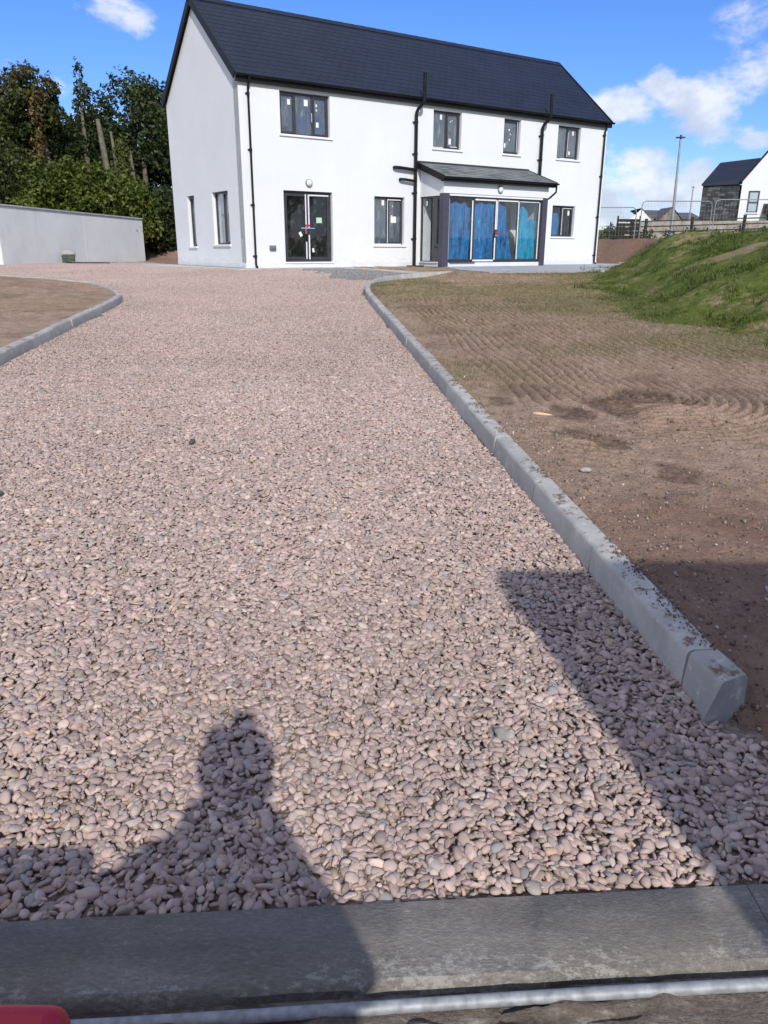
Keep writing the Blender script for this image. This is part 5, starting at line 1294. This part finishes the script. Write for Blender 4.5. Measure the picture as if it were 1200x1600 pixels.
for i in range(4): seedc.objects.link(tuft(40 + i, 5, .035, .03, .0016, 'seedling'))
fl = {k: v.ravel() for k, v in GR.items()}
area = np.gradient(GR['X'], axis=1).ravel() * np.gradient(GR['Y'], axis=0).ravel()
vis = (np.abs(fl['X']) < .60 * fl['Y'] + 1) & (fl['Y'] > 1.5)
gf = np.clip(fl['grass'] * 1.5 - .45, 0, 1) * smooth(.45, .62, fbm(fl['X'] * 2.2, fl['Y'] * 2.2, 4)) * (fl['Y'] < 32) * vis
lam = area * gf * 330
N_ = 30000; pr_ = lam / lam.sum(); n_ = int(min(N_, lam.sum()))
ii = rng.choice(len(pr_), n_, p=pr_)
gp_ = np.stack([fl['X'][ii] + rng.uniform(-.03, .03, n_), fl['Y'][ii] + rng.uniform(-.03, .03, n_), fl['Z'][ii] - .006], 1)
big = (rng.random(n_) < .05)
gs = rng.uniform(.5, 1.15, n_)
g_ = gn_instances('grass', gp_, np.stack([rng.normal(0, .15, n_), rng.normal(0, .15, n_), rng.uniform(0, 6.28, n_)], 1), np.repeat(gs[:, None], 3, 1), np.where(big, 5 + rng.integers(0, 3, n_), rng.integers(0, 5, n_)), tufts, M['blade'])
tag(g_, 'green grass and weeds growing over the earth bank at the right', kind='stuff', cat='grass')
lam = area * np.clip(fl['seed'], .08, 1) * vis * (fl['Y'] < 22) * (fl['Y'] > 3.4) * (1 - fl['damp']) * (fl['D'] < .5); pr_ = lam / lam.sum(); n_ = 26000
ii = rng.choice(len(pr_), n_, p=pr_)
sp_ = np.stack([fl['X'][ii], fl['Y'][ii], fl['Z'][ii] - .003], 1)
g_ = gn_instances('grass', sp_, np.stack([rng.normal(0, .3, n_), rng.normal(0, .3, n_), rng.uniform(0, 6.28, n_)], 1), np.repeat(rng.uniform(.5, 1.2, n_)[:, None], 3, 1), rng.integers(0, 4, n_), seedc, M['seedling'])
tag(g_, 'sparse newly sprouted grass on the raked soil', kind='stuff', cat='grass')
# stones and clods
clod = bpy.data.collections.new('clods')
M['clod'] = m_pebble('soil_clod', [(0, (.12, .08, .062)), (.55, (.20, .14, .11)), (.8, (.27, .20, .165)), (.93, (.38, .32, .28)), (1, (.50, .46, .42))])
for i in range(8): clod.objects.link(mesh_np('clod', pebble_verts(V1 * (1 + .25 * np.random.default_rng(i).normal(size=(len(V1), 1))), 300 + i, .75, .22), F1, M['clod'], 'NOLINK', False))
lam = area * vis * (fl['Y'] < 20) * np.where(fl['Y'] < 5.5, 3.0, .6) * (fl['D'] < 2) * (1 + 1 * (fl['U'] < .35)) / np.maximum(fl['Y'], 2); pr_ = lam / lam.sum(); n_ = 12000
ii = rng.choice(len(pr_), n_, p=pr_); cs = rng.uniform(.002, .006, n_) * rng.choice([1, 1, 1, 1.4, 2.2], n_) * np.where(fl['Y'][ii] < 5, .9, 1.15)
g_ = gn_instances('stones', np.stack([fl['X'][ii] + rng.uniform(-.025, .025, n_), fl['Y'][ii] + rng.uniform(-.03, .03, n_), fl['Z'][ii] + cs * .2], 1), rng.uniform(0, 6.28, (n_, 3)), np.repeat(cs[:, None], 3, 1), rng.integers(0, 8, n_), clod, M['clod'])
tag(g_, 'small stones and clods strewn over the soil beside the kerb', kind='stuff', cat='stones')
# crumbs of soil on top of the kerb, and pebbles spilled at its near end
n_ = 2600; yk = rng.beta(1.1, 2.2, n_) * 12 + 2.25; yk = yk[fbm(yk * 4.2, yk * .3, 3) > .60]; n_ = len(yk); off = .105 * rng.beta(2.4, 1.1, n_)
kx = xk(yk) + off + .005; cs = rng.uniform(.001, .0048, n_)
g_ = gn_instances('soil_crumbs', np.stack([kx, yk, zdrive(yk) + .136 + cs * .3], 1), rng.uniform(0, 6.28, (n_, 3)), np.repeat(cs[:, None], 3, 1) * [1.6, 1.6, .8], rng.integers(0, 8, n_), clod, M['clod'])
tag(g_, 'crumbs of soil scattered on top of the right kerb', kind='stuff', cat='soil')

# ------------------------------------------------------------------ odds and ends lying about
def lump(name, lab, cat, x, y, z, s, mat, seed, sc=(1, 1, .6)):
    V = pebble_verts(V2, seed, .8, .25) * np.array(sc) * s
    o = mesh_np(name, V, F2, M[mat], None, False); o.location = (x, y, z); o.rotation_euler.z = seed
    return tag(o, lab, cat)
def zs(x, y):
    j = np.argmin((fl['X'] - x) ** 2 + (fl['Y'] - y) ** 2); return float(fl['Z'][j])
lump('stone', 'white lump lying on the grey chippings before the french door', 'stone', -1.75, 22.6, float(zdrive(22.6)) + .03, .06, 'chunk', 4)
lump('stone', 'white lump on the grass edge in front of the porch', 'stone', 6.0, 22.3, zs(6.0, 22.3) + .03, .07, 'chunk', 5)
lump('stone', 'pale grey stone lying on the soil right of the kerb', 'stone', 1.17, 4.30, zs(1.17, 4.3) + .015, .03, 'chunk', 6)
lump('clod', 'dark clod on the gravel at the left edge', 'clod', -2.2, 4.2, float(zdrive(4.2)) + .02, .03, 'greenconc', 7)
lump('leaf_litter', 'small dark green scrap lying on the gravel left of centre', 'litter', -1.36, 5.31, float(zdrive(5.31)) + .014, .05, 'greenconc', 8, (1.3, .6, .15))
lump('wood_chip', 'yellowish splinter of wood lying on the soil', 'wood chip', 1.17, 5.72, zs(1.17, 5.72) + .01, .06, 'yellowchip', 9, (1.5, .45, .2))
lump('stone', 'grey cement lump among the pebbles near the dark concrete strip', 'stone', .37, 2.02, float(zdrive(2.02)) + .012, .03, 'chunk', 12)
# concrete pot by the wall
cb = tag(empty('concrete_block', (-12.55, 32.2, -.64), .4), 'weathered block with pale top and mossy lower half standing against the garden wall', 'block')
m = MB(); m.box(-.24, .24, -.2, .2, 0, .34); m.build('lower_half', M['greenconc'], cb, bevel=.03)
o = mesh_np('rounded_top', pebble_verts(V2, 77, .9, .12) * [.25, .26, .2], F2, M['chunk'], cb, True); o.location = (0, 0, .35)
def plank(x, y, z, l, w_, rz, lab, mat='wood'):
    m = MB(); m.box(-l / 2, l / 2, -w_ / 2, w_ / 2, 0, .035); o = m.build('plank', M[mat], bevel=.004); o.location = (x, y, z); o.rotation_euler = (0, .01, rz); tag(o, lab, 'plank')
plank(-11.0, 32.6, -.62, 3.0, .25, .35, 'flat timber board lying at the foot of the garden wall')
plank(-11.5, 31.4, -.62, 1.6, .2, .25, 'dark short board lying left of the longer board by the wall', 'blackwood')
m = MB(); m.tube([(0, 0, 0), (.55, .05, .28)], .03, 6); o = m.build('stake', M['wood']); o.location = (10.3, 34.6, -.3); tag(o, 'pale wooden stake lying on the bare soil slope beyond the house', 'stake')
m = MB(); m.box(-.5, .5, -.15, .15, 0, .12); o = m.build('slab', M['palepath'], bevel=.01); o.location = (9.3, 30.6, -.6); o.rotation_euler.z = .5; tag(o, 'loose pale slab lying beside the far corner of the house', 'slab')

# ------------------------------------------------------------------ behind the camera: what casts the shadows
bwl = tag(empty('boundary_wall', (1.28, -.85, -1.5)), 'tall rendered wall end behind the viewpoint that shades the soil', 'wall')
m = MB(); m.box(0, 7, -.24, 0, 0, 2.81); m.build('wall_panel', M['greyrender'], bwl); m = MB(); m.box(-.012, 7.02, -.29, .02, 2.812, 2.89); m.build('coping', M['coping'], bwl, bevel=.01)
person = tag(empty('person', (-.065, -.38, -1.53)), 'person in a dark coat holding up a phone, whose shadow falls on the gravel', 'person')
def skinned(name, joints, edges, radii, mat, parent, sub=2, root=0):
    me = bpy.data.meshes.new(name); me.from_pydata(joints, edges, []); me.update(); o = bpy.data.objects.new(name, me); COL.objects.link(o); o.parent = parent
    me.materials.append(mat); md = o.modifiers.new('skin', 'SKIN')
    for i, r_ in enumerate(radii): me.skin_vertices[0].data[i].radius = (r_, r_) if not isinstance(r_, tuple) else r_
    me.skin_vertices[0].data[root].use_root = True
    s2 = o.modifiers.new('sub', 'SUBSURF'); s2.levels = sub; s2.render_levels = sub; md.use_smooth_shade = True
    return o
J = [(0, 0, .92), (0, .0, 1.12), (0, 0, 1.32), (0, -.02, 1.40), (0, 0, 1.46), (0, .02, 1.56),
     (.19, 0, 1.36), (.31, .06, 1.10), (.06, .28, 1.36), (-.19, 0, 1.36), (-.31, .06, 1.10), (-.055, .28, 1.36),
     (.10, 0, .86), (.11, .02, .48), (.12, -.02, .08), (.12, .10, .04), (-.10, 0, .86), (-.11, .02, .48), (-.12, -.02, .08), (-.12, .10, .04)]
E_ = [(0, 1), (1, 2), (2, 3), (3, 4), (4, 5), (3, 6), (6, 7), (7, 8), (3, 9), (9, 10), (10, 11), (0, 12), (12, 13), (13, 14), (14, 15), (0, 16), (16, 17), (17, 18), (18, 19)]
RR = [(.17, .12), (.15, .11), (.18, .12), (.09, .08), .055, .085, .065, .052, .03, .065, .052, .03, .09, .065, .045, .04, .09, .065, .045, .04]
skinned('body', J, E_, RR, M['coat'], person)
hd = mesh_np('head', V3 * [.076, .095, .115] * (1 + .12 * np.clip(V3[:, 1:2], 0, 1) * np.exp(-((V3[:, 2:3] + .1) ** 2) * 30) * (np.abs(V3[:, 0:1]) < .2)), F3, M['skin'], person, True); hd.location = (.055, .05, 1.60)
hr = mesh_np('hair', V3[:, :] * [.112, .12, .135], F3[(V3[F3].mean(1)[:, 2] > .15) | (V3[F3].mean(1)[:, 1] < -.2)], M['hair'], person, True); hr.location = (.055, .042, 1.607)
m = MB(); V = []; n_ = 24
for z_, rx_, ry_ in ((1.50, .09, .09), (1.40, .10, .11), (1.34, .23, .14), (1.22, .30, .16), (.9, .30, .18), (.34, .33, .23)): V += [(rx_ * math.cos(6.2832 * k / n_), ry_ * math.sin(6.2832 * k / n_), z_) for k in range(n_)]
m.add(V, [(i * n_ + (k + 1) % n_, i * n_ + k, (i + 1) * n_ + k, (i + 1) * n_ + (k + 1) % n_) for i in range(5) for k in range(n_)]); m.build('coat', M['coat'], person, smooth=True)
for s_ in (1, -1):
    bx_ = (.05 if s_ > 0 else -.085)
    Jh = [(bx_, .27, 1.37), (bx_, .315, 1.43), (bx_ - s_ * .01, .335, 1.47)]; Eh = [(0, 1), (1, 2)]; Rh = [.030, .036, .03]
    for k in range(4):
        b0 = len(Jh); Jh += [(bx_ - s_ * (.0 + .004 * k), .335, 1.50 - k * .021), (bx_ - s_ * .012, .352, 1.505 - k * .021), (bx_ - s_ * .034, .356, 1.50 - k * .02)]; Eh += [(1, b0), (b0, b0 + 1), (b0 + 1, b0 + 2)]; Rh += [.009, .0085, .0075]
    b0 = len(Jh); Jh += [(bx_ - s_ * .015, .305, 1.46), (bx_ - s_ * .035, .315, 1.49)]; Eh += [(1, b0), (b0, b0 + 1)]; Rh += [.011, .009]
    skinned('hand', Jh, Eh, Rh, M['skin'], person, 1).location.z = .03
m = MB(); m.box(-.0375, .0375, -.006, .006, -.115, .035); ph_ = m.build('phone', M['black'], bevel=.004); ph_.location = (-.045, -.045, .035); ph_.rotation_euler.x = R(-PITCH); tag(ph_, 'phone held up by the person casting the shadow', 'phone')
